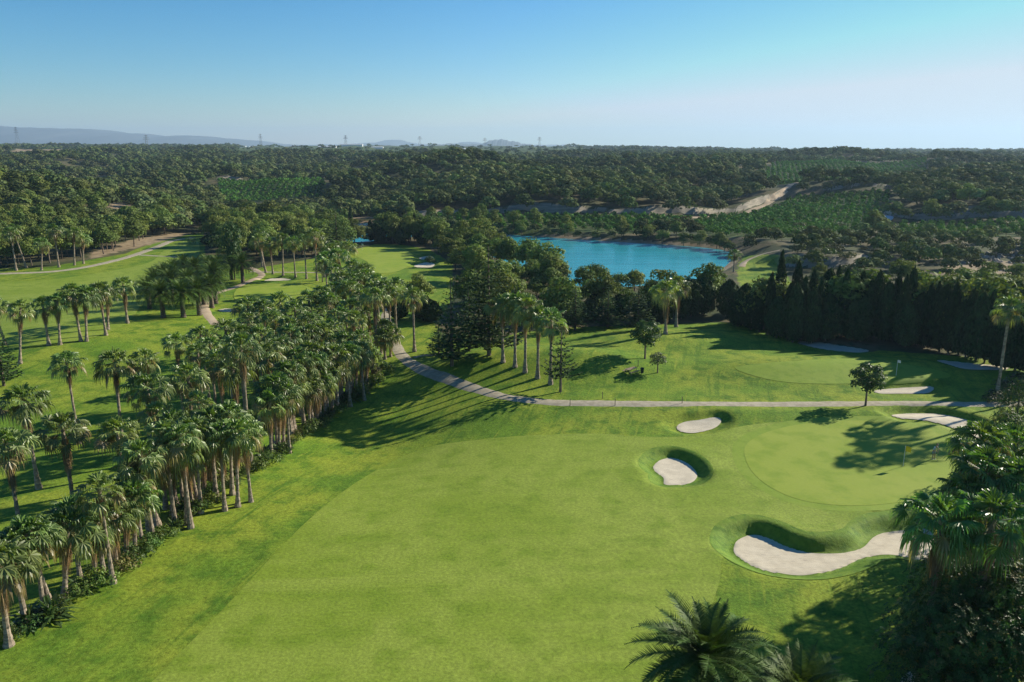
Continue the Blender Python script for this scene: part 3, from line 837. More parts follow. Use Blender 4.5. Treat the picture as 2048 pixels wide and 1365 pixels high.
def fan_crown(seed, scale=1.0, nf=40, nseg=14, tint=(1, 1, 1)):
    rs = np.random.default_rng(seed); parts = []; dparts = []
    for i in range(nf):
        t = (i + .5) / nf; e = R(86 - 122 * t ** .8 + rs.uniform(-14, 14)); a = i * 2.39996 + rs.uniform(-.35, .35)
        g = rs.random()
        col = (np.array([.125, .210, .045]) * (1 - t) + np.array([.175, .205, .068]) * t) * rs.uniform(.65, 1.25) * np.array(tint)
        if t < .15: col = np.array([.125, .20, .035])
        if t > .72 and g < .35: col = np.array([.20, .165, .07])
        parts.append(fan_frond(a, e, (.85 + .65 * min(t * 2.0, 1)) * scale * rs.uniform(.8, 1.25), .92 * scale * rs.uniform(.8, 1.12), col, rs, nseg, droop=.08 + .55 * t ** 1.6, hang=.14 + .24 * t))
    for q in range(3):
        aa = rs.uniform(0, 6.28)
        spear = tube([[0, 0, 0], [.15 * math.cos(aa), .15 * math.sin(aa), .9 * scale], [.4 * math.cos(aa), .4 * math.sin(aa), 1.7 * scale]], [.05, .06, .012], 4)
        parts.append((spear[0], spear[1], (.15, .22, .05)))
    nd = 30
    for i in range(nd):
        t = rs.random(); a = i * 2.39996 + rs.uniform(-.3, .3); e = R(-50 - 38 * t)
        col = np.array([.235, .165, .090]) * rs.uniform(.5, 1.35)
        if rs.random() < .2: col = np.array([.36, .22, .09])
        V, F, c = fan_frond(a, e, (.7 + .5 * rs.random()) * scale, .95 * scale * rs.uniform(.7, 1.15), col, rs, 9, 50, .6, 1.0)
        V = V * np.array([.60, .60, 1]) + np.array([0, 0, -.25 - t * 1.0 * scale])
        c[-4:] = (.17, .12, .06)
        dparts.append((V, F, c))
    return merge(parts), merge(dparts)
def date_crown(seed, nf=76, Lf=3.9, nl=30):
    rs = np.random.default_rng(seed); parts = []
    for i in range(nf):
        t = (i + .5) / nf; e0 = R(82 - 112 * t ** .9 + rs.uniform(-7, 7)); a = i * 2.39996 + rs.uniform(-.15, .15)
        L = Lf * rs.uniform(.85, 1.08) * (.72 + .28 * min(t * 4, 1)); m = 9
        el = e0 - (R(60) + R(35) * rs.random()) * np.linspace(0, 1, m) ** 1.4 * (.6 + .4 * min(1, t * 3))
        st = L / (m - 1); hz = np.r_[0, np.cumsum(np.cos(el[:-1]) * st)]; vz = np.r_[0, np.cumsum(np.sin(el[:-1]) * st)]
        bend = rs.uniform(-.25, .25) * np.linspace(0, 1, m) ** 2
        ca, sa = np.cos(a + bend), np.sin(a + bend)
        P = np.stack([ca * hz, sa * hz, vz], 1)
        T = unit(np.gradient(P, axis=0)); S = np.stack([-sa, ca, 0 * ca], 1); U = unit(np.cross(T, S)); U[U[:, 2] < 0] *= -1
        col = np.array([.068, .125, .022]) * rs.uniform(.65, 1.35)
        if t < .15: col = np.array([.085, .13, .03])
        w = np.interp(np.linspace(0, 1, m), [0, 1], [.06, .012])[:, None]
        V = np.concatenate([P + S * w, P - S * w]); q = np.arange(m - 1)
        F4 = np.stack([q, q + 1, q + 1 + m, q + m], 1)
        parts.append((V, [F4], (.13, .14, .05)))
        tt = np.linspace(.10, .99, nl); pi = tt * (m - 1); i0 = np.minimum(pi.astype(int), m - 2); f = (pi - i0)[:, None]
        Pb = P[i0] * (1 - f) + P[i0 + 1] * f; Tb = T[i0]; Sb = S[i0]; Ub = U[i0]
        ll = (.55 * np.sin(np.clip(tt * 1.05 + .05, 0, 1) * math.pi) ** .55 + .06)[:, None] * (L / 3.3)
        for sg in (-1, 1):
            tip = Pb + (Sb * sg * .80 + Tb * .55 + Ub * rs.uniform(.05, .4, (nl, 1))) * ll + np.array([0, 0, -.10]) * ll
            b1 = Pb + Tb * .038; b2 = Pb - Tb * .045
            V = np.stack([b1, tip, b2], 1).reshape(-1, 3); F = np.arange(nl * 3).reshape(-1, 3)
            c = np.repeat(col[None] * (1 + rs.uniform(-.15, .15, (nl, 1))), 3, 0)
            parts.append((V, [F], c))
    return merge(parts)
def ring_trunk(prof, n=10, seed=0, rough=.05):
    rs = np.random.default_rng(seed); z = np.array([p[0] for p in prof]); r = np.array([p[1] for p in prof])
    zz = np.linspace(z[0], z[-1], 28); rr = np.interp(zz, z, r) * (1 + rough * np.where(np.arange(28) % 2, 1, -1))
    V, F = tube(np.stack([0 * zz, 0 * zz, zz], 1), rr, n)
    V = V + rs.normal(size=V.shape) * .01
    return V, F
def conifer_shape(seed, H=11.0, W=2.8, tiers=22, size=.40, col=(.065, .110, .036), open_=1.0, z0=.12):
    rs = np.random.default_rng(seed); parts = []
    for k in range(tiers):
        t = k / (tiers - 1); z = H * (z0 + (.985 - z0) * t); Lb = W * (1 - t) ** .8 * rs.uniform(.82, 1.08) + .22
        nb = 7 if t < .7 else 5
        for j in range(nb):
            a = j * 2 * math.pi / nb + k * .7 + rs.uniform(-.2, .2); l = Lb * rs.uniform(.8, 1.1)
            m = max(int(l / .26), 2); s = np.linspace(.15, 1, m)
            dx, dy = math.cos(a), math.sin(a)
            droop = -.10 * l * np.sin(s * math.pi * .9) + .16 * l * s ** 2
            P = np.stack([dx * s * l, dy * s * l, z + droop], 1)
            for sg in (-1, 0, 1):
                Q = P + np.array([-dy, dx, 0]) * (sg * .30 * (l * .28 + .15) * (1.1 - s))[:, None] + rs.normal(size=(m, 3)) * .05
                V, F = leaves(Q, np.tile([0, 0, 1.0], (m, 1)) + rs.normal(size=(m, 3)) * .35, size * rs.uniform(.5, .9, m) * (.55 + .45 * (1 - t)), .5, rs)
                parts.append((V, F, jitcol(col, m, rs)))
    return merge(parts)
def cypress_shape(seed, H=10.0, W=1.1, n=1500, size=.22, col=(.032, .058, .020)):
    rs = np.random.default_rng(seed)
    t = rs.beta(1.1, 1.25, n); a = rs.uniform(0, 2 * math.pi, n)
    prof = np.sin(np.clip(t * .93 + .07, 0, 1) * math.pi) ** .62 * (1 - .25 * t)
    lump = 1 + .14 * np.sin(a * 3 + t * 14 + seed) + .08 * np.sin(a * 5 - t * 23)
    r = W * prof * lump * np.where(rs.random(n) < .8, rs.uniform(.85, 1.1, n), rs.uniform(.4, .9, n))
    P = np.stack([np.cos(a) * r, np.sin(a) * r, H * (.06 + .94 * t)], 1)
    nr_ = np.stack([np.cos(a), np.sin(a), .25 + 0 * a], 1) + rs.normal(size=(n, 3)) * .45
    t2 = unit(np.stack([-.12 * np.cos(a), -.12 * np.sin(a), 1 + 0 * a], 1) + rs.normal(size=(n, 3)) * .25); nr_ = unit(nr_ - (nr_ * t2).sum(1, keepdims=True) * t2); t1 = np.cross(nr_, t2)
    s = (size * rs.uniform(.6, 1.3, n))[:, None]
    V = np.stack([P + t2 * s * 1.5, P + t1 * s * .55, P - t2 * s * 1.2, P - t1 * s * .55], 1).reshape(-1, 3)
    return V, [np.arange(n * 4).reshape(n, 4)], jitcol(col, n, rs, .35)
def rosette_tree(seed, H=9.0, W=4.2, n=1500, col=(.045, .100, .020)):
    """broad leaves in whorls at the twig ends"""
    rs = np.random.default_rng(seed); L = []
    for i in range(18):
        a = i * 2.4; t = (i + .5) / 18; zz = H * (.18 + .66 * t); rr = W * math.sqrt(max(0, 1 - (2 * t - .8) ** 2 * .8)) * .62
        L.append([math.cos(a) * rr, math.sin(a) * rr, zz, W * rs.uniform(.30, .42), H * rs.uniform(.10, .14)])
    L.append([0, 0, H * .8, W * .5, H * .17]); L.append([0, 0, H * .45, W * .7, H * .3])
    Ls = np.array(L); w = Ls[:, 3] * Ls[:, 4]; idx_ = rs.choice(len(Ls), n, p=w / w.sum())
    d = rs.normal(size=(n, 3)); d[:, 2] = np.where(d[:, 2] < -.5, -d[:, 2], d[:, 2]); d = unit(d)
    C = Ls[idx_, :3] + d * Ls[idx_][:, [3, 3, 4]] * rs.uniform(.8, 1.12, (n, 1))
    k = 7; parts = []
    ax = unit(d + np.array([0, 0, .5]) + rs.normal(size=(n, 3)) * .2); ref = unit(rs.normal(size=(n, 3))); s1 = unit(np.cross(ax, ref)); s2 = np.cross(ax, s1)
    tone = rs.uniform(.55, 1.3, (n, 1)); young = rs.random(n) < .10
    base = np.array(col) * tone; base[young] = np.array([.17, .15, .035])
    for j in range(k):
        an = j * 2 * math.pi / k + rs.uniform(-.2, .2, (n, 1)); od = s1 * np.cos(an) + s2 * np.sin(an)
        ld = unit(od + ax * rs.uniform(.05, .6, (n, 1))); wd = unit(np.cross(ax, ld)); l = rs.uniform(.18, .30, (n, 1))
        V = np.stack([C + ld * .03, C + ld * l * .55 + wd * l * .22, C + ld * l - ax * l * .12, C + ld * l * .55 - wd * l * .22], 1).reshape(-1, 3)
        parts.append((V, [np.arange(n * 4).reshape(n, 4)], np.repeat(base * rs.uniform(.85, 1.15, (n, 1)), 4, 0)))
    V, F, c = merge(parts)
    return V, F, c, L

# prototypes (mesh data only; every tree below is its own object)
def mk(name, t, mat): return make_mesh(name, t[0], t[1], [mat], col=t[2])
FAN, DEAD = [], []
for s in range(7):
    a, b = fan_crown(100 + s, 1.0 + .06 * (s % 3), 38 + 3 * (s % 3)); FAN.append(mk("fan_palm_crown", a, M_fan)); DEAD.append(mk("fan_palm_dead_fronds", b, M_dead))
NEARFAN = []
for s in range(3):
    a, b = fan_crown(140 + s, 1.05, 50, 22, (.75, 1.0, .7)); NEARFAN.append((mk("fan_palm_crown_near", a, M_fan), mk("fan_palm_dead_near", b, M_dead)))
PTR = []
for s in range(4):
    V, F = ring_trunk([(0, .38), (.07, .29), (.22, .19), (.6, .16), (1, .17)], 9, s); PTR.append(make_mesh("fan_palm_trunk", V, F, [M_ptrunk], smooth=False))
DATE = [mk("date_palm_crown", date_crown(200 + s), M_date) for s in range(4)]
NEARDATE = [mk("date_palm_crown_near", date_crown(230 + s, 84, 3.6, 44), M_date) for s in range(2)]
V, F = ring_trunk([(0, .48), (.15, .40), (.6, .36), (.85, .42), (1, .55)], 10, 3, .08); DTR = make_mesh("date_palm_trunk", V, F, [M_trunk])
PINE, PINET = [], []
for s in range(8):
    H_, W_ = 8.0, 3.3 + .3 * (s % 3)
    V, F, c, L = pine_shape(300 + s, H_, W_, 2100, .30, lowest=.30 if s % 2 else .42, flat=.55 + .1 * (s % 3)); PINE.append(mk("pine_crown", (V, F, c), M_pine))
    V, F, c = trunk_limbs(L, H_, .20, s); PINET.append(make_mesh("pine_trunk", V, F, [M_trunk]))
BROAD, BROADT = [], []
for s in range(4):
    rs = np.random.default_rng(400 + s); L = []
    for i in range(13):
        a = i * 2.4; t = (i + .5) / 13; rr = 1.5 * math.sqrt(1 - (2 * t - 1) ** 2) * .95
        L.append([math.cos(a) * rr, math.sin(a) * rr, 2.1 + 2.6 * t, .78 * rs.uniform(.8, 1.15), .66])
    V, F, c = lobe_crown(L, 2600, .15, (.035, .075, .020), (.06, .11, .03), rs); BROAD.append(mk("round_tree_crown", (V, F, c), M_broad))
    V, F, c = trunk_limbs(L, 5.0, .15, s, lean=.1, nl=10); BROADT.append(make_mesh("round_tree_trunk", V, F, [M_trunk]))
OLIVE = []
for s in range(2):
    rs = np.random.default_rng(430 + s); L = [[math.cos(i * 2.4) * 1.0, math.sin(i * 2.4) * 1.0, 1.9 + 1.7 * (i + .5) / 9, .8, .6] for i in range(9)]
    V, F, c = lobe_crown(L, 1500, .13, (.10, .135, .065), (.16, .19, .095), rs); OLIVE.append(mk("grey_green_crown", (V, F, c), M_broad))
CYP, CYPW = [], []
for s in range(5): CYP.append(mk("cypress_crown", cypress_shape(500 + s, 10, 1.0 + .12 * s, 1900), M_cyp))
for s in range(3): CYPW.append(mk("dark_conifer_crown", cypress_shape(520 + s, 10, 2.0 + .25 * s, 2600, .27, (.036, .064, .022)), M_cyp))
V, F = tube([[0, 0, -.2], [0, 0, 5]], [.16, .06], 6); CTR = make_mesh("cypress_trunk", V, F, [M_trunk])
CONI = []
for s, (W_, ti, op) in enumerate([(3.6, 19, 1), (2.9, 17, 1), (2.4, 16, 1), (2.6, 9, 1)]):
    CONI.append(mk("norfolk_pine_crown", conifer_shape(600 + s, 10, W_, ti, .42 if s < 3 else .36), M_pine))
CONISP = mk("norfolk_pine_sparse_crown", conifer_shape(640, 10, 2.6, 9, .40, (.034, .062, .020), z0=.26), M_pine)
V, F = tube([[0, 0, -.3], [0, 0, 4], [0, 0, 9.9]], [.22, .15, .03], 7); CONT = make_mesh("norfolk_pine_trunk", V, F, [M_trunk])
ROS, ROST = [], []
for s in range(2):
    V, F, c, L = rosette_tree(700 + s); ROS.append(mk("broadleaf_crown", (V, F, c), M_broad))
    V, F, c = trunk_limbs(L, 9, .25, s); ROST.append(make_mesh("broadleaf_trunk", V, F, [M_trunk]))
SHR = []
for s in range(5):
    rs = np.random.default_rng(800 + s); L = [[math.cos(i * 2.4) * .45, math.sin(i * 2.4) * .45, .35 + .12 * (i % 3), .42, .35] for i in range(6)]
    cc = [((.11, .18, .03), (.20, .23, .05)), ((.05, .10, .025), (.08, .13, .03)), ((.20, .17, .06), (.14, .19, .04)), ((.07, .13, .03), (.14, .20, .04)), ((.07, .09, .04), (.11, .12, .06))][s]
    V, F, c = lobe_crown(L, 420, .085, cc[0], cc[1], rs); SHR.append(mk("shrub_foliage", (V, F, c), M_shrub))
def spiky(seed):
    rs = np.random.default_rng(seed); n = 46; parts = []
    for i in range(n):
        a = i * 2.4; e = R(rs.uniform(5, 80)); l = rs.uniform(.6, 1.15); w = .07
        d = np.array([math.cos(a) * math.cos(e), math.sin(a) * math.cos(e), math.sin(e)]); s2 = np.array([-math.sin(a), math.cos(a), 0])
        m = d * l * .55; t = d * l + np.array([0, 0, -.28 * l])
        V = np.array([[0, 0, .05], m + s2 * w, t, m - s2 * w]); parts.append((V, [np.array([[0, 1, 2, 3]])], np.array([.075, .125, .035]) * rs.uniform(.6, 1.5)))
    return merge(parts)
SPK = [mk("strap_leaves", spiky(820 + s), M_fan) for s in range(3)]
OR = []
for s in range(3):
    rs = np.random.default_rng(900 + s); L = [[math.cos(i * 2.4) * .4, math.sin(i * 2.4) * .4, 1.0 + .25 * (i % 3), .85, .75] for i in range(5)]
    V, F, c = lobe_crown(L, 170, .24, (.060, .165, .028), (.125, .235, .045), rs, aspect=.7); OR.append(mk("orange_tree_crown", (V, F, c), M_orange))
V, F = tube([[0, 0, -.2], [0, 0, 1.0]], [.09, .06], 5); ORT = make_mesh("orange_tree_trunk", V, F, [M_trunk])

# ------------------------------------------------------------------ plants: placing
def put_tree(name, crown, trunk, x, y, s, label, cat, group=None, rz=None, sz=None, tilt=(0, 0), z=None, crown_name="crown"):
    z = H1(x, y) if z is None else z
    e = empty(name, (x, y, z), (tilt[0], tilt[1], random.uniform(0, 6.28) if rz is None else rz), (s, s, sz or s))
    tag(e, label, cat, group)
    obj(crown_name, crown, e)
    if trunk is not None: obj("trunk", trunk, e)
    return e
def put_palm(x, y, H, label, group=None, s=1.0, near=None, tilt=(0, 0), skirt=1.0, pick=None):
    i = random.randrange(len(FAN)) if pick is None else pick
    e = empty("fan_palm", (x, y, H1(x, y) - .05), (tilt[0], tilt[1], random.uniform(0, 6.28)))
    tag(e, label, "palm tree", group)
    obj("trunk", PTR[i % 4], e, scale=(s, s, H))
    c, d = (FAN[i], DEAD[i]) if near is None else NEARFAN[near]
    obj("crown", c, e, (0, 0, H), scale=(s, s, s))
    obj("dead_fronds", d, e, (0, 0, H + .1), (0, 0, random.uniform(0, 6)), (s * random.uniform(.85, 1.05), s * random.uniform(.85, 1.05), s * skirt * random.uniform(.8, 1.15)))
    return e
ORD = ["nearest", "second", "third", "fourth", "fifth", "sixth", "seventh", "eighth", "ninth", "tenth", "eleventh", "twelfth", "thirteenth", "fourteenth", "fifteenth", "sixteenth", "seventeenth", "eighteenth", "nineteenth", "twentieth"]
def ordw(i):
    if i < 20: return ORD[i]
    tens = {2: "twenty", 3: "thirty", 4: "forty", 5: "fifty", 6: "sixty", 7: "seventy", 8: "eighty", 9: "ninety"}
    un = ["", "first", "second", "third", "fourth", "fifth", "sixth", "seventh", "eighth", "ninth"]
    n = i + 1
    if n >= 100: return "hundred and " + (ordw(n - 101) if n > 101 else "first") if n > 100 else "hundredth"
    return (tens[n // 10] + "-" + un[n % 10]) if n % 10 else {20: "twentieth", 30: "thirtieth", 40: "fortieth", 50: "fiftieth", 60: "sixtieth", 70: "seventieth", 80: "eightieth", 90: "ninetieth"}[n]
def palm_from(base, crown, **kw):
    b = gp(*base); c = at_Y(crown[0], crown[1], b[1])
    H = max(c[2] - b[2], 2.0); dx = c[0] - b[0]
    return (b[0], b[1], H, math.atan2(dx, H))

# --- the grove: front row along the fairway edge (base, crown centre in the photograph)
FRONT = [((53,1251),(22,1098)),((88,1230),(68,1068)),((106,1217),(112,1052)),((163,1173),(150,1030)),((192,1158),(186,1062)),((209,1155),(206,1040)),((253,1120),(250,1005)),
 ((286,1095),(290,968)),((300,1072),(302,938)),((316,1052),(322,930)),((332,1018),(330,908)),((355,1015),(352,900)),((387,1016),(384,918)),((397,1008),(396,897)),((428,975),(427,905)),((448,970),(440,888)),
 ((475,950),(482,885)),((503,938),(482,690)),((542,912),(540,802)),((549,902),(548,790)),((558,901),(560,800)),((567,894),(567,790)),((582,868),(578,780)),((590,862),(590,772)),
 ((621,857),(618,775)),((627,848),(628,765)),((633,843),(636,770)),((640,838),(642,758)),((652,831),(650,748)),((657,826),(658,742)),((664,824),(668,738)),((672,806),(674,730)),((677,800),(680,724)),((685,796),(688,722)),((692,796),(695,716)),((700,794),(704,712)),
 ((705,790),(712,706)),((713,786),(716,712)),((724,769),(724,700)),((733,768),(738,705)),((746,752),(745,727)),((754,717),(750,592)),((770,719),(767,672)),((781,714),(784,665)),((762,709),(755,655)),((740,704),(735,627))]
palm_xy = []
FRONT += [((18,1292),(-6,1125)), ((-20,1300),(-45,1110)), ((128,1200),(132,1058)), ((233,1138),(228,1025)), ((270,1108),(268,990)), ((345,1030),(342,925)), ((372,1012),(370,905)), ((410,990),(410,885))]
FRONT.sort(key=lambda t: -t[0][1])
for i, (b, c) in enumerate(FRONT):
    x, y, H, tl = palm_from(b, c)
    w = "tallest grove palm, its long bare trunk rising through the fairway edge row" if b == (503,938) else f"{ordw(i)} fan palm along the grove edge beside the fairway, counted from the near end"
    put_palm(x, y, H, w, "fan palms along the fairway edge", s=random.uniform(.76, .98), tilt=(0, max(-.2, min(.2, tl))))
    palm_xy.append((x, y))
# --- inside the grove: crowns (x, y, height of crown centre)
INNER = [(136,722,9.0),(224,724,9),(281,716,9),(352,682,9),(303,770,8.5),(374,752,8.5),(50,800,8.5),(125,852,8.5),(235,862,8),(13,885,8.5),(330,868,8),(286,905,7.5),(362,872,8),(200,972,7.5),(318,825,7),
 (407,668,9),(455,655,9),(420,690,8.5),(437,722,8.5),(470,733,8.5),(515,668,8.5),(540,700,8.5),(575,665,8.5),(550,634,8.5),(612,636,8.5),(620,665,8.2),(575,737,7.6),(600,727,7.6),(350,845,7.5),(417,840,7.5),(450,832,7.5),(385,860,7.5),(462,862,7),(435,868,7),(490,865,6.5),
 (357,890,7),(540,630,8),(575,650,8),(592,618,8),(622,640,8),(645,625,8),(660,650,8),(682,627,8),(702,637,7.8),(627,662,7.8),(595,668,7.8),(695,678,7.6),(720,672,7.4),(724,695,7),(670,706,7.4),(645,704,7.4),(595,712,7.4),(627,722,7.4),(580,742,7.2),(612,704,7.5),(695,702,7.2),
 (545,768,7.2),(570,780,7),(500,640,8.5),(480,665,8.5),(640,585,8.5),(655,592,8.2),(622,595,8.2),(680,556,9),(690,570,8.5),(704,577,8.5),(714,552,9),(732,550,9),(745,575,8.5),(737,595,8.2),(724,590,8.5),(672,540,9),(650,515,9),(660,498,9.5),(681,508,9.5),(697,493,9.5),(675,490,9.5),(708,530,9),(725,541,9),(700,560,8.6),
 (767,575,8.6),(779,585,8.2),(789,570,8.6),(755,560,8.8),(660,600,8),(665,575,8.3),(560,600,8),(525,612,8),(495,612,8),(705,610,8),(648,660,7.8),(675,680,7.6),(480,700,8),(510,715,8),(395,700,8.5),(398,800,7.8),(560,690,8)]
cand = []
for (px, py, H) in INNER:
    P = at_z(px, py, H + .1)
    for _ in range(4): P = at_z(px, py, H + .1 + H1(P[0], P[1]))
    cand.append((P[0], P[1], H))
# rows counted back from the fairway edge
fa, fb = gp(53, 1251)[:2], gp(652, 831)[:2]; fd = unit(fb - fa); fn_ = np.array([-fd[1], fd[0]])
rows = {}
for x_, y_, H in cand:
    dlt = np.array([x_, y_]) - fa; back = dlt @ fn_; al = dlt @ fd
    rows.setdefault(max(int(back // 4.5), 0), []).append((al, x_, y_, H))
for r in sorted(rows):
    for i, (al, x_, y_, H) in enumerate(sorted(rows[r])):
        where = ("right behind the edge palms" if r == 0 else f"in the {ordw(r)} line back from the edge")
        put_palm(x_, y_, H, f"grove fan palm {where}, {ordw(i)} from the near end", "fan palms inside the grove", s=random.uniform(.70, .96), tilt=(random.uniform(-.03, .03), random.uniform(-.05, .05)))
        palm_xy.append((x_, y_))

def palm_row(L, fmt, group, s=1.0, skirt=1.0):
    for i, (b, c) in enumerate(L):
        x_, y_, H, tl = palm_from(b, c)
        put_palm(x_, y_, H, fmt.format(ordw(i) if i else "first"), group, s=s * random.uniform(.93, 1.05), tilt=(0, max(-.2, min(.2, tl))), skirt=skirt)
        palm_xy.append((x_, y_))
palm_row([((12,691),(15,606)),((40,728),(38,617)),((98,691),(84,610)),((120,690),(114,602)),((162,683),(153,586)),((173,683),(170,590)),((212,671),(203,580)),((216,660),(214,588)),((255,647),(247,570))],
         "{} from the left of the slender fan palms on open lawn before the date palms", "fan palms on the left lawn", .92)
palm_row([((33,542),(29,466)),((53,536),(57,457)),((83,541),(83,486)),((118,535),(115,460)),((149,531),(147,466)),((167,528),(168,478))],
         "{} from the left of the fan palms in front of the pine wood", "fan palms before the pine wood", .95, .7)
palm_row([((525,534),(520,468)),((529,536),(530,480)),((532,546),(537,478)),((546,549),(546,485)),((566,551),(565,478)),((591,555),(589,484)),((613,558),(608,480)),((634,562),(628,470)),((649,555),(646,490))],
         "{} from the left in the row of slender fan palms above the distant bunker", "slender fan palms by the distant bunker", .95, .7)
palm_row([((1006,725),(1010,610)),((1030,735),(1031,606)),((1050,746),(1052,614)),((1075,757),(1079,634)),((1101,769),(1101,640))],
         "{} from the left of the five fan palms standing on the mound above the path", "five fan palms on the mound", 1.0, .9)
palm_row([((829,704),(826,592))], "lone slender fan palm rising beside the path before dark conifers", None, 1.0, .6)
palm_row([((1331,668),(1338,580)), ((1352,655),(1350,570))], "{} of the two shaggy fan palms before the dark trees at the lawn's far edge", "two shaggy fan palms", 1.05, 1.3)
palm_row([((1993,797),(2022,616))], "tall rough-trunked fan palm leaning right beside the end of the cart path", None, 1.05, .6)
palm_row([((1467,545),(1470,508))], "small fan palm at the lake's end beside the meadow", None, .8, .5)
for i, (px, py) in enumerate([(612,428),(622,424),(635,430),(648,424),(660,433)]):
    P = at_Y(px, py, 330); put_palm(P[0], P[1], max(P[2] - H1(P[0], P[1]), 3), f"{ordw(i) if i else 'first'} from the left of the small far palms on the lake's left shore", "far palms on the lake shore", s=.9)
# right foreground palms
for (px, py, z, lab, nr_, s) in [(1885,1040,11.0,"big dark fan palm overhanging the largest bunker",0,1.0),(1985,1040,11.2,"glossy fan palm at the right edge above the dark broadleaf tree",1,1.05),(1965,885,10.5,"fan palm beside the putting green, nearest the golfer",2,.95),
    (1975,945,10,"fan palm between the glossy palm and the palm beside the green",0,1.05),(2035,965,9.5,"fan palm cut by the right edge behind the glossy palm",1,1.1),(1945,990,8.8,"lower fan palm half hidden behind the palm over the bunker",2,.95),(2030,890,9,"fan palm at the right edge behind the palm beside the green",0,1.0)]:
    P = at_z(px, py, z); put_palm(P[0], P[1], z - H1(P[0], P[1]), lab, "fan palms at the right edge", s=s, near=nr_)
# palms beyond the right edge of the picture, whose shadows lie on the green
for i, (x_, y_, H) in enumerate([(70.5,95.2,19),(74.8,100.7,19),(75,96,18.5),(80,90,19)]):
    put_palm(x_, y_, H, "fan palm standing past the right edge, shading the green", "palms past the right edge", s=1.15)
# date palms
def put_date(x, y, H, label, group=None, near=None, s=1.0):
    e = empty("date_palm", (x, y, H1(x, y) - .05), (0, 0, random.uniform(0, 6.28)))
    tag(e, label, "palm tree", group)
    obj("trunk", DTR, e, scale=(s, s, H)); obj("crown", DATE[random.randrange(4)] if near is None else NEARDATE[near], e, (0, 0, H), scale=(s, s, s))
    return e
P = at_z(1412, 1318, 6.4); put_date(P[0], P[1], 6.4 - H1(P[0], P[1]), "large feathery date palm at the bottom edge of the picture", near=0, s=1.12)
P = at_z(1600, 1400, 6.0); put_date(P[0], P[1], 6.0 - H1(P[0], P[1]), "date palm cut off by the bottom edge, right of the large one", near=1, s=.95)
DP = [((327,636),(324,585)),((367,635),(365,585)),((399,631),(399,580)),((424,616),(427,570)),((432,608),(430,545)),((486,566),(486,526)),((463,560),(458,530)),((300,618),(293,578)),((345,605),(344,560)),((380,600),(380,560)),((350,580),(350,540)),((395,585),(395,535)),((420,575),(418,533)),((440,570),(440,530)),((312,595),(312,560)),((408,610),(410,570)),((330,590),(330,548)),((372,572),(372,530))]
DP.sort(key=lambda t: (t[1][0]))
for i, (b, c) in enumerate(DP):
    x_, y_, H, tl = palm_from(b, c)
    put_date(x_, y_, min(H, 6), f"{ordw(i) if i else 'first'} from the left in the dark clump of date palms on the lawn", "clump of date palms", s=1.02)

# --- conifers, lone trees
def norf(base, top, mi, label, group=None, ws=1.0, mesh=None):
    b = gp(*base); c = at_Y(top[0], top[1], b[1]); H = c[2] - b[2]
    return put_tree("norfolk_pine", mesh or CONI[mi], CONT, b[0], b[1], H / 10 * ws, label, "conifer", group, sz=H / 10)
norf((1121,784),(1127,648),3,"sparse tiered conifer standing lowest on the mound by the path", mesh=CONISP, ws=1.0)
norf((904,732),(901,552),2,"narrow tiered conifer, leftmost of the group above the path bend", "tiered conifers above the path bend")
norf((938,702),(942,566),1,"middle tiered conifer of the group above the path bend", "tiered conifers above the path bend", .95)
norf((978,711),(983,487),0,"tallest broad tiered conifer above the path bend", "tiered conifers above the path bend", .95)
norf((878,707),(880,640),2,"small young tiered conifer beside the short side path", ws=1.4)
norf((1275,662),(1282,572),1,"tiered conifer at the left of the lawn's dark far trees", "tiered conifers by the far trees", 1.5)
norf((1150,660),(1152,575),1,"tiered conifer behind the five palms on the mound", ws=1.4)
norf((1215,655),(1215,575),2,"tiered conifer among dark trees below the lake", ws=1.5)
norf((675,510),(672,420),0,"tall tiered conifer beyond the row of slender palms", ws=1.3)
norf((8,772),(4,630),2,"open tiered conifer at the left edge beside the lawn palms", ws=1.0)
def broad(base, top, mesh, label, s=None, trunk=0):
    b = gp(*base); c = at_Y(top[0], top[1], b[1]); H = c[2] - b[2]; k = H / 5.2
    put_tree("round_tree", mesh, BROADT[trunk], b[0], b[1], k if s is None else s, label, "tree", sz=k)
broad((1731,812),(1731,727),BROAD[0],"lone round-crowned tree beside the cart path, right of the middle")
broad((1290,718),(1292,642),BROAD[1],"dark round tree on the lawn above the picnic table")
broad((1315,746),(1322,694),OLIVE[0],"small pale grey-green tree beside the litter bin", trunk=1)
broad((645,565),(645,515),OLIVE[1],"grey-green bushy tree among the slender palms", trunk=2)
broad((470,560),(462,445),BROAD[2],"tall bright green leafy tree behind the date palms", s=1.1, trunk=3)
b = gp(838, 612); put_tree("pine_tree", PINE[1], PINET[1], b[0], b[1], .8, "rounded pine on its own behind the palm beside the path", "pine tree")

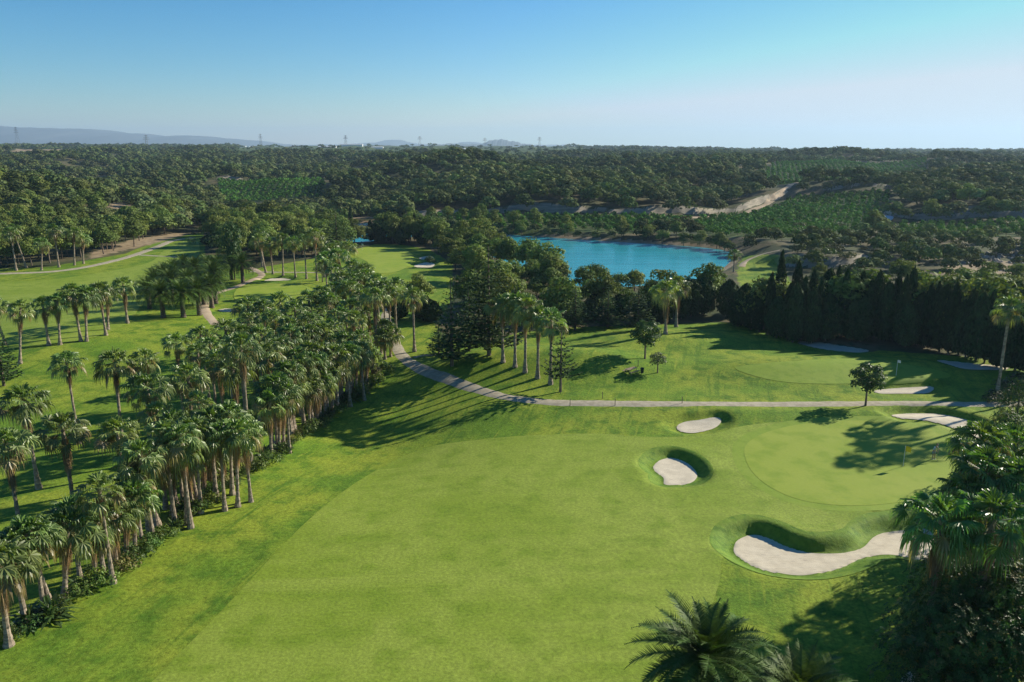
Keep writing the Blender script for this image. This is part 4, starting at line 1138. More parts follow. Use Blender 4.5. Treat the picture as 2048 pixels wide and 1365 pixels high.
# --- trees by top pixel and distance
pines = []; cyps = []
for (px, py, Y) in [(955,437,240),(925,455,228),(985,462,228),(900,478,218),(1020,488,208),(960,500,196),(1060,487,192),(1000,520,182),(1092,485,182),(1040,540,172),(1110,516,168),(1075,556,160),(1122,560,152),(1132,588,146),(1040,598,146),(990,565,162),(940,535,180),(910,505,200),(1150,608,140),(975,480,212),(880,470,232),(1008,560,170),(1065,520,175),(1095,600,142),(860,520,205)]:
    pines.append((px, py, Y, 1.25))
for (px, py, Y) in [(1168,532,168),(1195,528,172),(1235,548,160),(1270,540,162),(1300,560,152),(1175,560,152),(1215,568,148),(1255,578,142),(1345,556,162),(1440,545,162),(1425,575,150),(440,410,300),(500,404,310),(540,400,312),(470,430,282),(520,428,284),(572,428,282),(600,440,275),(448,460,264),(560,450,264),(420,440,284),(490,452,268),(620,462,258),(600,480,252),(640,455,265),(742,468,272),(733,486,262),(690,462,275),(585,410,300),(610,420,295),(530,470,252),(580,480,250),(455,425,290),(1905,545,150),(1935,540,152),(1975,540,150),(2015,548,148),(1955,555,144),(2045,560,146),(1870,560,150),(1740,565,150),(2080,540,148),(1700,548,128),(1745,540,130),(1858,545,127),(1905,552,123),(1952,560,119),(2000,556,117),(1535,555,132),(1640,560,130)]:
    pines.append((px, py, Y, 1.1))
for (px, py, Y, w) in [(700,410,296,0),(1566,514,134,0),(1599,524,132,0),(1830,544,130,0),(1728,540,130,0),(1662,518,134,1),(1630,534,132,0),(1680,528,133,0),(1493,536,138,1),(1507,548,134,1),(1385,560,142,1),(1410,556,144,1),(1365,566,140,1),(1330,588,138,1),(1460,560,142,1),(1545,560,130,0),
    (1480,580,134,1),(1525,590,132,0),(1583,560,128,0),(1612,560,128,0),(1645,560,128,0),(1697,550,129,0),(1712,560,127,1),(1745,560,128,0),(1762,556,128,0),(1780,562,127,1),(1800,555,128,0),(1815,565,126,0),(1848,560,127,1),(1865,568,126,0),(1880,566,126,0),(1896,575,125,1),(1915,580,124,0),(1932,585,124,1),(1950,590,123,0),(1970,590,122,1),(1990,592,122,0),(2010,596,121,1),(2030,600,120,0),(2050,600,120,1),(2075,600,119,1),(2100,595,118,0),(2130,595,118,1),
    (740,440,270,0),(752,446,268,1),(765,436,272,0),(778,444,268,0),(790,438,270,1),(803,440,268,0),(815,432,272,0),(828,426,272,0),(840,436,268,1),(852,432,270,0),(865,438,266,0),(878,445,262,1),(888,452,258,0),(760,460,262,1),(800,458,260,1),(845,456,258,1),(425,470,250,1),(432,450,256,0),(445,480,244,1),(418,490,246,1),(795,585,140,1),(860,600,138,1),(845,590,140,1),(1200,575,146,1),(1240,590,142,1),(1290,596,140,1),(1180,600,140,1),(1310,600,138,1),(1560,575,128,1),(1595,570,126,1),(1628,572,126,1),(1660,570,127,1),(1730,575,126,1),(1820,580,125,1)]:
    cyps.append((px, py, Y, w))
pine_list = []   # x, y, H, s
bank = smooth_line(np.array([at_z(a, b, -2.5)[:2] for a, b in [(745,446),(830,456),(950,463),(1035,470),(1150,478),(1300,487),(1400,494),(1445,500),(1478,513)]]), 10)
for k_ in range(3):
    sg_ = np.r_[0, np.cumsum(np.hypot(*np.diff(bank, axis=0).T))]; t_ = 0
    while t_ < sg_[-1]:
        bx_, by_ = np.interp(t_, sg_, bank[:, 0]), np.interp(t_, sg_, bank[:, 1]) + 4.5 + 5 * k_ + random.uniform(-1.5, 1.5)
        t_ += random.uniform(3.0, 7.5) * (1 + .5 * k_)
        if k_ and random.random() < .4: continue
        pine_list.append((bx_, by_, random.uniform(4.0, 8.0) if k_ else random.uniform(3, 5.5), 1.0))
for q in range(1490, 2160, 14): cyps.append((q, random.uniform(592, 640), float(np.interp(q, [1490, 1760, 2150], [136, 134, 132.5])) + random.uniform(0, 4), 1))
for px, py, Y, w in pines:
    P = at_Y(px, py, Y); z = H1(P[0], Y); pine_list.append((P[0], Y, max(P[2] - z, 3) * 1.03, w))
for i, (px, py, Y, w) in enumerate(cyps):
    if px > 1480: Y = Y - 2.5 - max(0, px - 1760) * .034; py = py + (random.uniform(-8, 42) if w else random.uniform(-14, 12))
    P = at_Y(px, py, Y); z = H1(P[0], Y); H = max(P[2] - z, 3)
    grp = ("cypresses by the distant green" if px < 1000 else "dark conifers below the lake") if px < 1480 else "dark cypresses behind the shaded green"
    lab = {"cypresses by the distant green": "dark cypress in the wall of trees round the distant green", "dark conifers below the lake": "dark conifer in the belt of trees between lawn and lake",
           "dark cypresses behind the shaded green": "near-black cypress in the tall row behind the shaded green"}[grp]
    if px > 1480 and w and py > 591: lab, grp = "dark bushy conifer filling the foot of the tall cypress row", "bushy conifers at the foot of the cypress row"
    if i == 0: lab, grp = "single very tall thin cypress standing before the lake's left end", None
    if w: put_tree("cypress", CYPW[i % 3], CTR, P[0], Y, random.uniform(.85, 1.1), lab, "cypress", grp, sz=H / 10)
    else: put_tree("cypress", CYP[i % 5], CTR, P[0], Y, .9, lab, "cypress", grp, sz=H / 10)

# --- woods: sampled over the land
def grid_pts(y0, y1, sp, umax=.80):
    out = []; y_ = y0
    while y_ < y1:
        s_ = sp(y_); w = umax * y_ + 20
        xs = np.arange(-w, w, s_); xs = xs + rng.uniform(-.42, .42, len(xs)) * s_
        out.append(np.stack([xs, y_ + rng.uniform(-.42, .42, len(xs)) * s_], 1)); y_ += s_ * .9
    return np.concatenate(out)
pts = grid_pts(140, 3000, lambda y_: np.interp(y_, [140, 300, 600, 1000, 1800, 3000], [5.6, 6.6, 8.2, 10.5, 16, 25]))
keep = np.ones(len(pts), bool); X_, Y_ = pts[:, 0], pts[:, 1]
PXs = 1024 + FPX * X_ / (Y_ * cp + CAMZ * sp_)
def excl(P, m=0): 
    global keep
    k = (Y_ > P[:, 1].min() - 10) & (Y_ < P[:, 1].max() + 10) & keep
    ii = np.nonzero(k)[0]
    if len(ii): s, _, _ = sdf(P, X_[ii], Y_[ii]); keep[ii[s < m]] = False
excl(GOLF, 2.5); excl(LAKE, 3.2); excl(MEADOW, 1); excl(RUBBLE, -3)
for o in ORCH: excl(o[0], 3)
k_ = keep & (PXs > 1540) & (PXs < 1860) & (Y_ > 440) & (Y_ < 485); keep[np.nonzero(k_ & (rng.random(len(pts)) < .15))[0]] = False
k_ = keep & (PXs > 440) & (PXs < 650) & (Y_ > 430) & (Y_ < 475); keep[np.nonzero(k_)[0]] = False
excl(BARE[0]); excl(BARE[1]); excl(BARE[4]); excl(BARE[6], 1)
for o in FARORCH:
    ii = np.nonzero(keep & (Y_ > 1300))[0]; s, _, _ = sdf(o, X_[ii], Y_[ii]); keep[ii[(s < 0) & (rng.random(len(ii)) < .96)]] = False
for p in PATHS:
    k = keep & (X_ > p[:, 0].min() - 5) & (X_ < p[:, 0].max() + 5) & (Y_ > p[:, 1].min() - 5) & (Y_ < p[:, 1].max() + 5)
    ii = np.nonzero(k)[0]
    if len(ii): keep[ii[line_dist(p, X_[ii], Y_[ii]) < 4.2]] = False
for L, Hc, dec in CLIFFS:
    k = keep & (X_ > L[:, 0].min()) & (X_ < L[:, 0].max()); ii = np.nonzero(k)[0]
    d = Y_[ii] - np.interp(X_[ii], L[:, 0], L[:, 1]); keep[ii[(d > -4.5) & (d < 3.5)]] = False
# near part is mostly listed by hand above; thin it there
near = keep & (Y_ < 200) & (PXs > 880); keep[np.nonzero(near & (rng.random(len(pts)) < .55))[0]] = False
keep[(Y_ < 215) & (PXs > 640) & (PXs < 900)] = False
keep[(Y_ > 150) & (Y_ < 250) & (PXs > 1120) & (PXs < 1480)] = False
keep[(Y_ > 140) & (Y_ < 262) & (PXs > 1440) & (PXs < 1480)] = False
dens = .5 + .5 * np.sin(X_ * .045 + 1.3) * np.sin(Y_ * .038 + .4) + .25 * np.sin(X_ * .13 + Y_ * .09)
scrubz = (PXs > 1480) & (Y_ < 262)
keep &= ~((dens < .22) & (rng.random(len(pts)) < .85) & (Y_ > 430))
keep &= ~(scrubz & (rng.random(len(pts)) < .08))
keep &= ~((PXs < 260) & (Y_ < 420) & (rng.random(len(pts)) < .22))
pts = pts[keep]; scr = scrubz[keep]; X_, Y_ = pts[:, 0], pts[:, 1]; PXs = PXs[keep]
HH = rng.uniform(5.6, 9.6, len(pts)); HH[scr] = rng.uniform(2.6, 6.0, scr.sum())
HH *= np.interp(Y_, [140, 700, 1500, 3000], [1, 1, 1.05, 1.25])
lowz = (PXs > 1120) & (PXs < 1480) & (Y_ > 240) & (Y_ < 300); HH[lowz] *= .75
allp = [(x_, y_, h_, 1.0) for x_, y_, h_ in zip(X_, Y_, HH)]
for x_, y_, h_, w in pine_list: allp.append((x_, y_, h_, w))
AP = np.array(allp); zz = height(AP[:, 0], AP[:, 1])
ppx, ppy, dep = to_px(np.stack([AP[:, 0], AP[:, 1], zz + AP[:, 2] * .7], 1))
inview = (ppx > -20) & (ppx < 2068) & (ppy < 1365)
key = np.where(inview, dep / AP[:, 2] * (1 - .4 * (np.arange(len(AP)) >= len(pts))), 1e9)
order = np.argsort(key)[:300]; ind = np.zeros(len(AP), bool); ind[order] = True
def rank(y_, a, b): return "front rank" if y_ < a else ("middle rank" if y_ < b else "back rank")
def pine_group(x_, y_, px):
    if px < 430 and y_ < 520: r = rank(y_, 240, 285); return f"olive pine, {r} of the wood beyond the left track", f"pines of the left wood, {r}"
    if px < 880: r = rank(y_, 275, 300); return f"rounded pine, {r} of the wood beyond the slender palms", f"pines beyond the slender palms, {r}"
    if px < 1160: r = rank(y_, 175, 215); return f"billowing pine, {r} of the trees left of the lake", f"pines left of the lake, {r}"
    if px < 1480: return ("pine in the belt between lawn and lake", "pines before the lake") if y_ < 230 else ("pine on the far bank of the lake", "pines on the far bank")
    return ("pine behind the dark cypress row", "pines behind the cypresses") if y_ < 165 else ("low pine on the scrubby rise beyond the cypresses", "low pines on the scrubby rise")
for i in order:
    x_, y_, h_, w = AP[i]; k = h_ / 8.0; lab, grp = pine_group(x_, y_, ppx[i]); v = int(rng.integers(8))
    wz = k * w * (1.0 if h_ > 5 else 1.25) * .95
    put_tree("pine_tree", PINE[v], PINET[v], x_, y_, wz, lab, "pine tree", grp, sz=k, z=float(zz[i]) - .1)

def lod_set(n, size, nv, seed):
    out = []
    for s in range(nv):
        rs = np.random.default_rng(seed + s); L = [[0, 0, 5.3, 2.5, 2.1]]
        for i in range(4 + s % 2):
            a = i * 2 * math.pi / (4 + s % 2) + rs.uniform(-.4, .4); q = rs.uniform(1.3, 2.2)
            L.append([math.cos(a) * q, math.sin(a) * q, rs.uniform(3.6, 5.2), rs.uniform(1.5, 2.1), rs.uniform(1.2, 1.7)])
        L = np.array(L); w = L[:, 3] * L[:, 4]; ii = rs.choice(len(L), n, p=w / w.sum())
        d = rs.normal(size=(n, 3)); d[:, 2] = np.where(d[:, 2] < -.55, -d[:, 2], d[:, 2]); d = unit(d)
        P = L[ii, :3] + d * L[ii][:, [3, 3, 4]] * rs.uniform(.88, 1.06, (n, 1))
        V, F = leaves(P, d + rs.normal(size=(n, 3)) * .28, size * rs.uniform(.7, 1.3, n), .75, rs)
        m = rs.random((n, 1)); c = (np.array([.068, .096, .034]) * (1 - m) + np.array([.120, .150, .052]) * m) * rs.uniform(.8, 1.2, (n, 1))
        out.append((V, F[0], np.repeat(c, 4, 0)))
    return out
LODS = [(450, lod_set(260, .52, 6, 1000)), (900, lod_set(150, .68, 5, 1100)), (1700, lod_set(70, 1.0, 4, 1200)), (1e9, lod_set(34, 1.5, 4, 1300))]
def scatter(name, XYZ, HS, WS, lods, mat, label, cat):
    """one mesh for the far mass of trees"""
    Vs, Fs, Cs, off = [], [], [], 0
    lo = 0
    for dmax, prot in lods:
        sel = np.nonzero((XYZ[:, 1] >= lo) & (XYZ[:, 1] < dmax))[0]; lo = dmax
        which = rng.integers(len(prot), size=len(sel))
        for p, (V, F, c) in enumerate(prot):
            ii = sel[which == p]
            if len(ii) == 0: continue
            a = rng.uniform(0, 6.28, len(ii)); ca, sa = np.cos(a)[:, None], np.sin(a)[:, None]
            vx = (V[None, :, 0] * ca - V[None, :, 1] * sa) * WS[ii][:, None] + XYZ[ii, 0][:, None]
            vy = (V[None, :, 0] * sa + V[None, :, 1] * ca) * WS[ii][:, None] + XYZ[ii, 1][:, None]
            vz = V[None, :, 2] * HS[ii][:, None] + XYZ[ii, 2][:, None]
            Vs.append(np.stack([vx, vy, vz], -1).reshape(-1, 3).astype(np.float32))
            Fs.append((F[None] + (np.arange(len(ii)) * len(V))[:, None, None] + off).reshape(-1, F.shape[1]))
            lf = (1 + .22 * np.sin(XYZ[ii, 0] * .021 + 1) * np.sin(XYZ[ii, 1] * .017) + .12 * np.sin(XYZ[ii, 0] * .06 + XYZ[ii, 1] * .05))[:, None, None]
            tone = lf * rng.uniform(.72, 1.3, (len(ii), 1, 1)) * (1 + rng.uniform(-.12, .12, (len(ii), 1, 3)))
            Cs.append((c[None] * tone).reshape(-1, 3)); off += len(ii) * len(V)
    me = make_mesh(name, np.concatenate(Vs), [np.concatenate(Fs)], [mat], col=np.clip(np.concatenate(Cs), 0, 1))
    tag(obj(name, me), label, cat, kind="stuff")
M_woods = leaf_mat("far_pine_needles", rough=0.8, spec=0.04, trans=0.12, var=0.0, hue=0.0)
rest = ~ind
XYZ = np.stack([AP[rest, 0], AP[rest, 1], zz[rest]], 1); hs = AP[rest, 2] / 8
scatter("pine_forest", XYZ, hs, hs * np.interp(AP[rest, 1], [0, 900, 1500, 3000], [1.22, 1.35, 1.6, 2.1]), LODS, M_woods, "pine woods covering the hills and plateau behind the lake and course", "forest")
# --- scrub on open ground
# --- orchards
op = []
for P, ang in ORCH:
    c = P.mean(0); ca, sa = math.cos(ang), math.sin(ang); rx = 220
    g = np.stack(np.meshgrid(np.arange(-rx, rx, 4.1), np.arange(-rx, rx, 5.0)), -1).reshape(-1, 2)
    g = np.stack([g[:, 0] * ca - g[:, 1] * sa, g[:, 0] * sa + g[:, 1] * ca], 1) + c + rng.uniform(-.3, .3, g.shape)
    s, _, _ = sdf(P, g[:, 0], g[:, 1]); g = g[s < -1]
    for p in PATHS:
        g = g[line_dist(p, g[:, 0], g[:, 1]) > 3.2]
    op.append(g)
op = np.concatenate(op); op = op[rng.random(len(op)) > .03]
oz = height(op[:, 0], op[:, 1]); qx, qy, qd = to_px(np.stack([op[:, 0], op[:, 1], oz + 1], 1))
qq = np.where((qx > 0) & (qx < 2048), qd, 1e9); oo = np.argsort(qq)[:300]; oi = np.zeros(len(op), bool); oi[oo] = True
for i in oo:
    s = random.uniform(.95, 1.3)
    side = ("orchard strip on the lake's far side", "orange trees beyond the lake") if qx[i] < 1385 else (("big terraced orchard right of the lake", "orange trees right of the lake") if qx[i] < 1785 else ("orchard at the right edge under the cliff", "orange trees under the right cliff"))
    put_tree("orange_tree", OR[i % 3], ORT, op[i, 0], op[i, 1], s, "small round orange tree in the " + side[0], "orange tree", side[1], z=float(oz[i]))
olod = []
for s in range(3):
    rs = np.random.default_rng(950 + s); V, F, c = lobe_crown([[0, 0, 1.15, 1.15, 1.0]], 60, .42, (.060, .165, .028), (.125, .235, .045), rs, aspect=.8); olod.append((V, F[0], c))
r_ = ~oi; scatter("orange_orchard", np.stack([op[r_, 0], op[r_, 1], oz[r_]], 1), rng.uniform(.9, 1.3, r_.sum()), rng.uniform(.95, 1.3, r_.sum()), [(1e9, olod)], M_woods, "rows of small orange trees on the terraces beyond the lake", "orchard")

# --- shrubs and strap-leaved plants at the foot of the palms
sh = 0
def put_small(name, mesh, part, x, y, s, label, cat, group):
    e = empty(name, (x, y, H1(x, y) - .03), (0, 0, random.uniform(0, 6.28)), (s, s, s * random.uniform(.8, 1.1))); tag(e, label, cat, group); obj(part, mesh, e)
E = np.array([gp(a, b)[:2] for a, b in [(0,1280),(70,1245),(120,1222),(200,1165),(260,1120),(330,1060),(400,1015),(460,965),(520,930),(580,890),(640,845),(690,805),(735,775),(775,745)]])
seg = np.r_[0, np.cumsum(np.hypot(*np.diff(E, axis=0).T))]
for t in np.arange(0, seg[-1], .62):
    x0 = np.interp(t, seg, E[:, 0]) - abs(random.gauss(0, .8)) + .9; y0 = np.interp(t, seg, E[:, 1]) + random.gauss(0, .5)
    r = random.random()
    if r < .55: put_small("shrub", SHR[random.choice([0, 0, 1, 2, 3, 3])], "foliage", x0, y0, random.uniform(.7, 1.5), "low leafy shrub in the planted strip along the palm row's foot", "shrub", "low shrubs along the palm row's foot")
    elif r < .85: put_small("strap_plant", random.choice(SPK), "leaves", x0 - .3, y0, random.uniform(1.0, 2.0), "strap-leaved green plant in the strip along the palm row's foot", "plant", "strap-leaved plants along the palm row's foot")
for i in range(60):
    px, py = random.uniform(1580, 2048), random.uniform(455, 530); g = gp(px, py)
    put_small("scrub_bush", SHR[random.choice([1, 4, 4, 3])], "foliage", g[0], g[1], random.uniform(1.2, 3.0), "low grey-green bush on the rocky scrub rise at the right", "bush", "bushes on the scrub rise")
for i in range(40):
    px, py = random.uniform(0, 400), random.uniform(395, 500); g = gp(px, py)
    put_small("scrub_bush", SHR[random.choice([1, 3, 4])], "foliage", g[0], g[1], random.uniform(1.0, 2.4), "low bush among the pines of the left wood", "bush", "bushes in the left wood")
for (px, py, z, s, m, lab) in [(1975,1230,5.2,1.0,0,"dark glossy broadleaf tree filling the bottom right corner"),(1880,1300,4.6,.85,1,"broadleaf tree with its left side over the shaded bunker"),(2060,1130,6,1.0,1,"broadleaf tree behind, at the right edge below the palms"),(2080,1300,5.5,1.1,0,"broadleaf tree past the bottom right corner"),
     (2010,1060,5,.85,0,"dark broadleaf tree under the glossy fan palm"),(1945,1010,4.2,.7,1,"low broadleaf tree behind the palm over the bunker"),(2040,800,3.6,.62,0,"broadleaf bush tree at the right end of the cart path"),(2010,880,4,.66,1,"broadleaf tree behind the palm beside the green"),(1960,1000,3.5,.7,0,"bushy tree between the right edge palms"),(2110,950,5,.9,1,"broadleaf tree past the right edge above the green"),(1930,1130,4.2,.8,0,"dark broadleaf tree below the palm over the bunker"),
     (1900,1240,4.8,.8,0,"dark broadleaf tree right of the bottom edge date palms"),(1985,1330,4.4,.85,1,"broadleaf tree low in the bottom right corner"),(1910,1350,3.6,.75,0,"lowest broadleaf tree, cut by the bottom edge"),(2030,1210,5.6,.9,1,"broadleaf tree at the right edge between palms and corner"),(1880,1180,3.6,.6,1,"small dark broadleaf tree beside the near end of the largest bunker")]:
    P = at_z(px, py, z); zg = H1(P[0], P[1])
    put_tree("broadleaf_tree", ROS[m], ROST[m], P[0], P[1], s, lab, "tree", "broadleaf trees at the right edge", sz=max((z - zg) / 5.2, .5))
for (px, py, s) in [(1985,806,1.6),(2000,800,2.0),(2030,790,2.4),(2010,783,2.0),(2045,780,2.5)]:
    g = gp(px, py); put_small("shrub", SHR[4], "foliage", g[0], g[1], s, "grey-green rounded shrub at the foot of the leaning palm", "shrub", "grey shrubs by the leaning palm")

# --- rubble on the scrub rise
def rock_mesh(seed):
    rs = np.random.default_rng(seed); import bmesh
    bm = bmesh.new(); bmesh.ops.create_icosphere(bm, subdivisions=1, radius=.6)
    for v in bm.verts: v.co *= rs.uniform(.7, 1.25); v.co.z *= .7
    me = bpy.data.meshes.new("rock"); bm.to_mesh(me); bm.free(); me.materials.append(M_rock); return me
RK = [rock_mesh(s) for s in range(5)]
for i in range(150):
    t = random.random(); px = random.uniform(1885, 2045); py = random.uniform(503, 530); g = gp(px, py)
    o = obj("boulder", RK[i % 5], None, g, (random.random(), random.random(), random.random() * 6), (random.uniform(.6, 1.6),) * 3)
    tag(o, "pale broken boulder in the rubble heap on the scrub rise", "boulder", "boulders of the rubble heap")

# ------------------------------------------------------------------ golf things
def flag(base, H, col, label, fh=.5, fw=.6):
    g = gp(*base) if len(base) == 2 else np.array(base)
    e = empty("flagstick", g); tag(e, label, "golf flag")
    V, F = tube([[0, 0, 0], [0, 0, H]], [.03, .022], 6); obj("pole", make_mesh("pole", V, F, [M_white]), e)
    xs = np.linspace(0, fw, 9); V = []; 
    for th in (-.006, .006):
        for x_ in xs:
            dy = .10 * math.sin(x_ * 9) * x_ / fw
            for z_ in (H, H - fh): V.append((x_, dy + th, z_ - .25 * x_))
    V = np.array(V); q = []
    for L in range(2):
        for i in range(8):
            a = L * 18 + i * 2; q.append([a, a + 1, a + 3, a + 2])
    obj("flag", make_mesh("flag", V, [np.array(q)], [col]), e)
flag((1806,934), 2.2, M_yellow, "yellow flag on a thin white pole in the near putting green", .55, .55)
flag((1792,752), 2.2, M_white, "thin white flagstick in the shaded green before the cypresses", .35, .4)
flag((724,503), 2.3, M_white, "white flag on the distant green below the lake", .5, .6)
# cup and picnic table, bin, stakes
g = gp(1262, 748)
e = empty("picnic_table", g, (0, 0, .7)); tag(e, "weathered wooden picnic table with benches on the sloping lawn", "picnic table")
def part(name, items, mat, parent):
    V, F, c = merge([(v, f, (1, 1, 1)) for v, f in items]); return obj(name, make_mesh(name, V, F, [mat]), parent)
part("table_top", [box((0, -.28 + .14 * k, .74), (1.8, .125, .04)) for k in range(5)], M_wood, e)
part("bench", [box((0, -.72, .44), (1.8, .13, .04)), box((0, -.58, .44), (1.8, .13, .04))], M_wood, e)
part("bench", [box((0, .72, .44), (1.8, .13, .04)), box((0, .58, .44), (1.8, .13, .04))], M_wood, e)
for sx in (-.65, .65):
    part("leg_frame", [tube([[sx, -.72, 0], [sx, -.25, .72]], .045, 4), tube([[sx, .72, 0], [sx, .25, .72]], .045, 4), box((sx, 0, .395), (.04, 1.5, .05))], M_wood, e)
M_bin = plain_mat("dark_green_plastic", (.03, .05, .035), (.02, .035, .025), rough=.6)
g = gp(1284, 750); e = empty("litter_bin", g); tag(e, "small dark litter bin on a post beside the picnic table", "litter bin")
V, F = tube([[0, 0, .25], [0, 0, .9]], [.2, .25], 12); obj("body", make_mesh("body", V, F, [M_bin]), e)
part("post", [box((0, .2, .5), (.06, .06, 1.0))], M_wood, e)
V, F = tube([[0, 0, .9], [0, 0, .96]], [.27, .22], 12); obj("lid", make_mesh("lid", V, F, [M_bin]), e)
for i, (px, py) in enumerate([(1276,733),(907,733),(1121,788),(1205,798),(1140,812),(1230,812),(1364,808)]):
    g = gp(px, py); o = part("marker_stake", [box((0, 0, .45), (.07, .07, .9))], M_wood, None); o.location = g
    tag(o, ["wooden marker stake near the dark round tree", "wooden stake at the foot of the leftmost tiered conifer", "stake at the foot of the sparse conifer", "stake beside the cart path left of the lawn's middle", "stake on the fairway side of the path below the mound", "stake on the fairway side of the path, farther right", "stake beside the straight stretch of the cart path"][i], "stake")

# golfer
def golfer():
    M_skin = plain_mat("skin", (.45, .27, .18), (.40, .24, .16), rough=.6)
    M_shirt = plain_mat("pale_blue_shirt", (.62, .68, .75), (.50, .57, .66), rough=.8)
    M_short = plain_mat("grey_shorts", (.30, .31, .33), (.24, .25, .27), rough=.8)
    M_hair = plain_mat("dark_hair", (.02, .015, .012), (.03, .02, .015), rough=.6)
    M_shoe = plain_mat("white_shoes", (.6, .6, .6), (.5, .5, .5), rough=.6)
    g = gp(1866, 919)
    e = empty("person", g, (0, 0, R(200)), (1.03, 1.03, 1.03)); tag(e, "golfer in pale shirt bending slightly over a putter on the green", "person")
    def skin(name, verts, edges, rad, mat, parent, root=0, sub=2):
        me = bpy.data.meshes.new(name); me.from_pydata(verts, edges, []); o = obj(name, me, parent)
        sk = o.modifiers.new("skin", 'SKIN'); sk.use_smooth_shade = True
        for i, r in enumerate(rad): me.skin_vertices[0].data[i].radius = (r, r) if not isinstance(r, tuple) else r
        for i in range(len(verts)): me.skin_vertices[0].data[i].use_root = (i == root)
        s = o.modifiers.new("sub", 'SUBSURF'); s.levels = sub; s.render_levels = sub; me.materials.append(mat); return o
    # forward is +Y, trunk leans forward, arms hang to the putter
    Vb = [(0,0,.92),(0,.04,1.08),(0,.12,1.24),(0,.18,1.38),(0,.23,1.46),(0,.27,1.53),(0,.30,1.63),(0,.29,1.70),
          (.09,0,.88),(.12,.03,.50),(.13,-.01,.09),(.14,.14,.04),(-.09,0,.88),(-.12,.03,.50),(-.13,-.01,.09),(-.14,.14,.04),
          (.17,.17,1.38),(.22,.26,1.14),(.06,.40,.94),(-.17,.17,1.38),(-.22,.26,1.14),(-.06,.40,.90)]
    Eb = [(0,1),(1,2),(2,3),(3,4),(4,5),(5,6),(6,7),(0,8),(8,9),(9,10),(10,11),(0,12),(12,13),(13,14),(14,15),(3,16),(16,17),(17,18),(3,19),(19,20),(20,21)]
    Rb = [(.14,.11),(.13,.10),(.145,.10),(.13,.09),.052,.06,.088,.07,.092,.06,.038,.035,.092,.06,.038,.035,.052,.04,.028,.052,.04,.028]
    skin("body", Vb, Eb, Rb, M_skin, e)
    sh_ = skin("shirt", [Vb[0],Vb[1],Vb[2],Vb[3],Vb[16],(.20,.22,1.24),Vb[19],(-.20,.22,1.24)], [(0,1),(1,2),(2,3),(3,4),(4,5),(3,6),(6,7)], [(.155,.125),(.15,.12),(.165,.12),(.15,.105),.07,.058,.07,.058], M_shirt, e)
    skin("shorts", [(0,0,.97),(0,0,.90),(.095,0,.84),(.12,.02,.58),(-.095,0,.84),(-.12,.02,.58)], [(0,1),(1,2),(2,3),(1,4),(4,5)], [(.155,.125),(.155,.125),.105,.085,.105,.085], M_short, e)
    skin("hair", [(0,.25,1.62),(0,.24,1.70),(0,.27,1.755)], [(0,1),(1,2)], [.075,.088,.06], M_hair, e)
    skin("face", [(0,.375,1.645),(0,.385,1.605)], [(0,1)], [.018,.014], M_skin, e)
    for s in (-1, 1):
        skin("shoe", [(s*.13,-.06,.045),(s*.14,.10,.04),(s*.145,.18,.035)], [(0,1),(1,2)], [.048,.05,.04], M_shoe, e)
        hx, hz = (.05, .90) if s > 0 else (-.05, .86)
        hd = skin("hand", [(hx,.41,hz),(hx*.6,.43,hz-.06)], [(0,1)], [.032,.03], M_skin, e)
        for k in range(4):
            skin("finger", [(hx*.9,.425,hz-.02-k*.018),(hx*.1+.0,.475,hz-.025-k*.019),(-hx*.5,.455,hz-.035-k*.019)], [(0,1),(1,2)], [.010,.009,.008], M_skin, hd, sub=1)
        skin("thumb", [(hx*.8,.44,hz),(hx*.2,.465,hz-.05)], [(0,1)], [.011,.010], M_skin, hd, sub=1)
    p = empty("putter", g, (0, 0, R(200)), (1.03,) * 3); tag(p, "thin steel putter held by the golfer", "golf club")
    V, F = tube([[0,.44,.92],[0,.47,.66],[0,.56,.03]], [.014,.008,.006], 6); obj("shaft", make_mesh("shaft", V, F, [M_steel]), p)
    part("club_head", [box((.05,.56,.025), (.11,.035,.03))], M_steel, p)
golfer()
# ------------------------------------------------------------------ the far distance
def pylon(px, ytop, ybase, label):
    Y = 45.0 * FPX / (ybase - ytop + 2) ; Y = min(max(Y, 2300), 3000)
    P = at_Y(px, ybase, Y); x_ = P[0]; zb = H1(x_, Y); zt = at_Y(px, ytop, Y)[2]; H = max(zt - zb, 30)
    e = empty("pylon", (x_, Y, zb), (0, 0, random.uniform(-.3, .3))); tag(e, label, "pylon", "pylons along the skyline")
    items = []; w = lambda z_: 4.2 * (1 - z_ / H) ** 1.1 + .7; zs = np.linspace(0, H, 9)
    for sx, sy in ((1, 1), (1, -1), (-1, -1), (-1, 1)):
        items.append(tube([[sx * w(z_), sy * w(z_), z_] for z_ in zs], 0.2, 4))
    cs = [(1, 1), (1, -1), (-1, -1), (-1, 1)]
    for a, b in zip(zs[:-1], zs[1:]):
        for i in range(4):
            c1, c2 = cs[i], cs[(i + 1) % 4]
            items.append(tube([[c1[0] * w(a), c1[1] * w(a), a], [c2[0] * w(b), c2[1] * w(b), b]], .11, 3, False)); items.append(tube([[c2[0] * w(a), c2[1] * w(a), a], [c1[0] * w(b), c1[1] * w(b), b]], .11, 3, False))
    part("lattice_tower", items, M_steel, e)
    for k, (f, l) in enumerate([(.72, 8), (.83, 6.5), (.94, 5)]):
        z_ = H * f; part("crossarm", [tube([[-l, 0, z_], [0, 0, z_ + 1.2], [l, 0, z_]], .25, 4), tube([[-l, 0, z_], [l, 0, z_]], .25, 4)] + [tube([[q, 0, z_], [q, 0, z_ - 2]], .18, 4) for q in (-l, l)], M_steel, e)
for i, (px, a, b) in enumerate([(35,254,284),(295,270,302),(522,268,291),(692,271,296),(840,273,297),(970,276,298),(1079,274,297)]):
    pylon(px, a, b, f"lattice electricity pylon on the skyline, {['first','second','third','fourth','fifth','sixth','seventh'][i]} from the left")
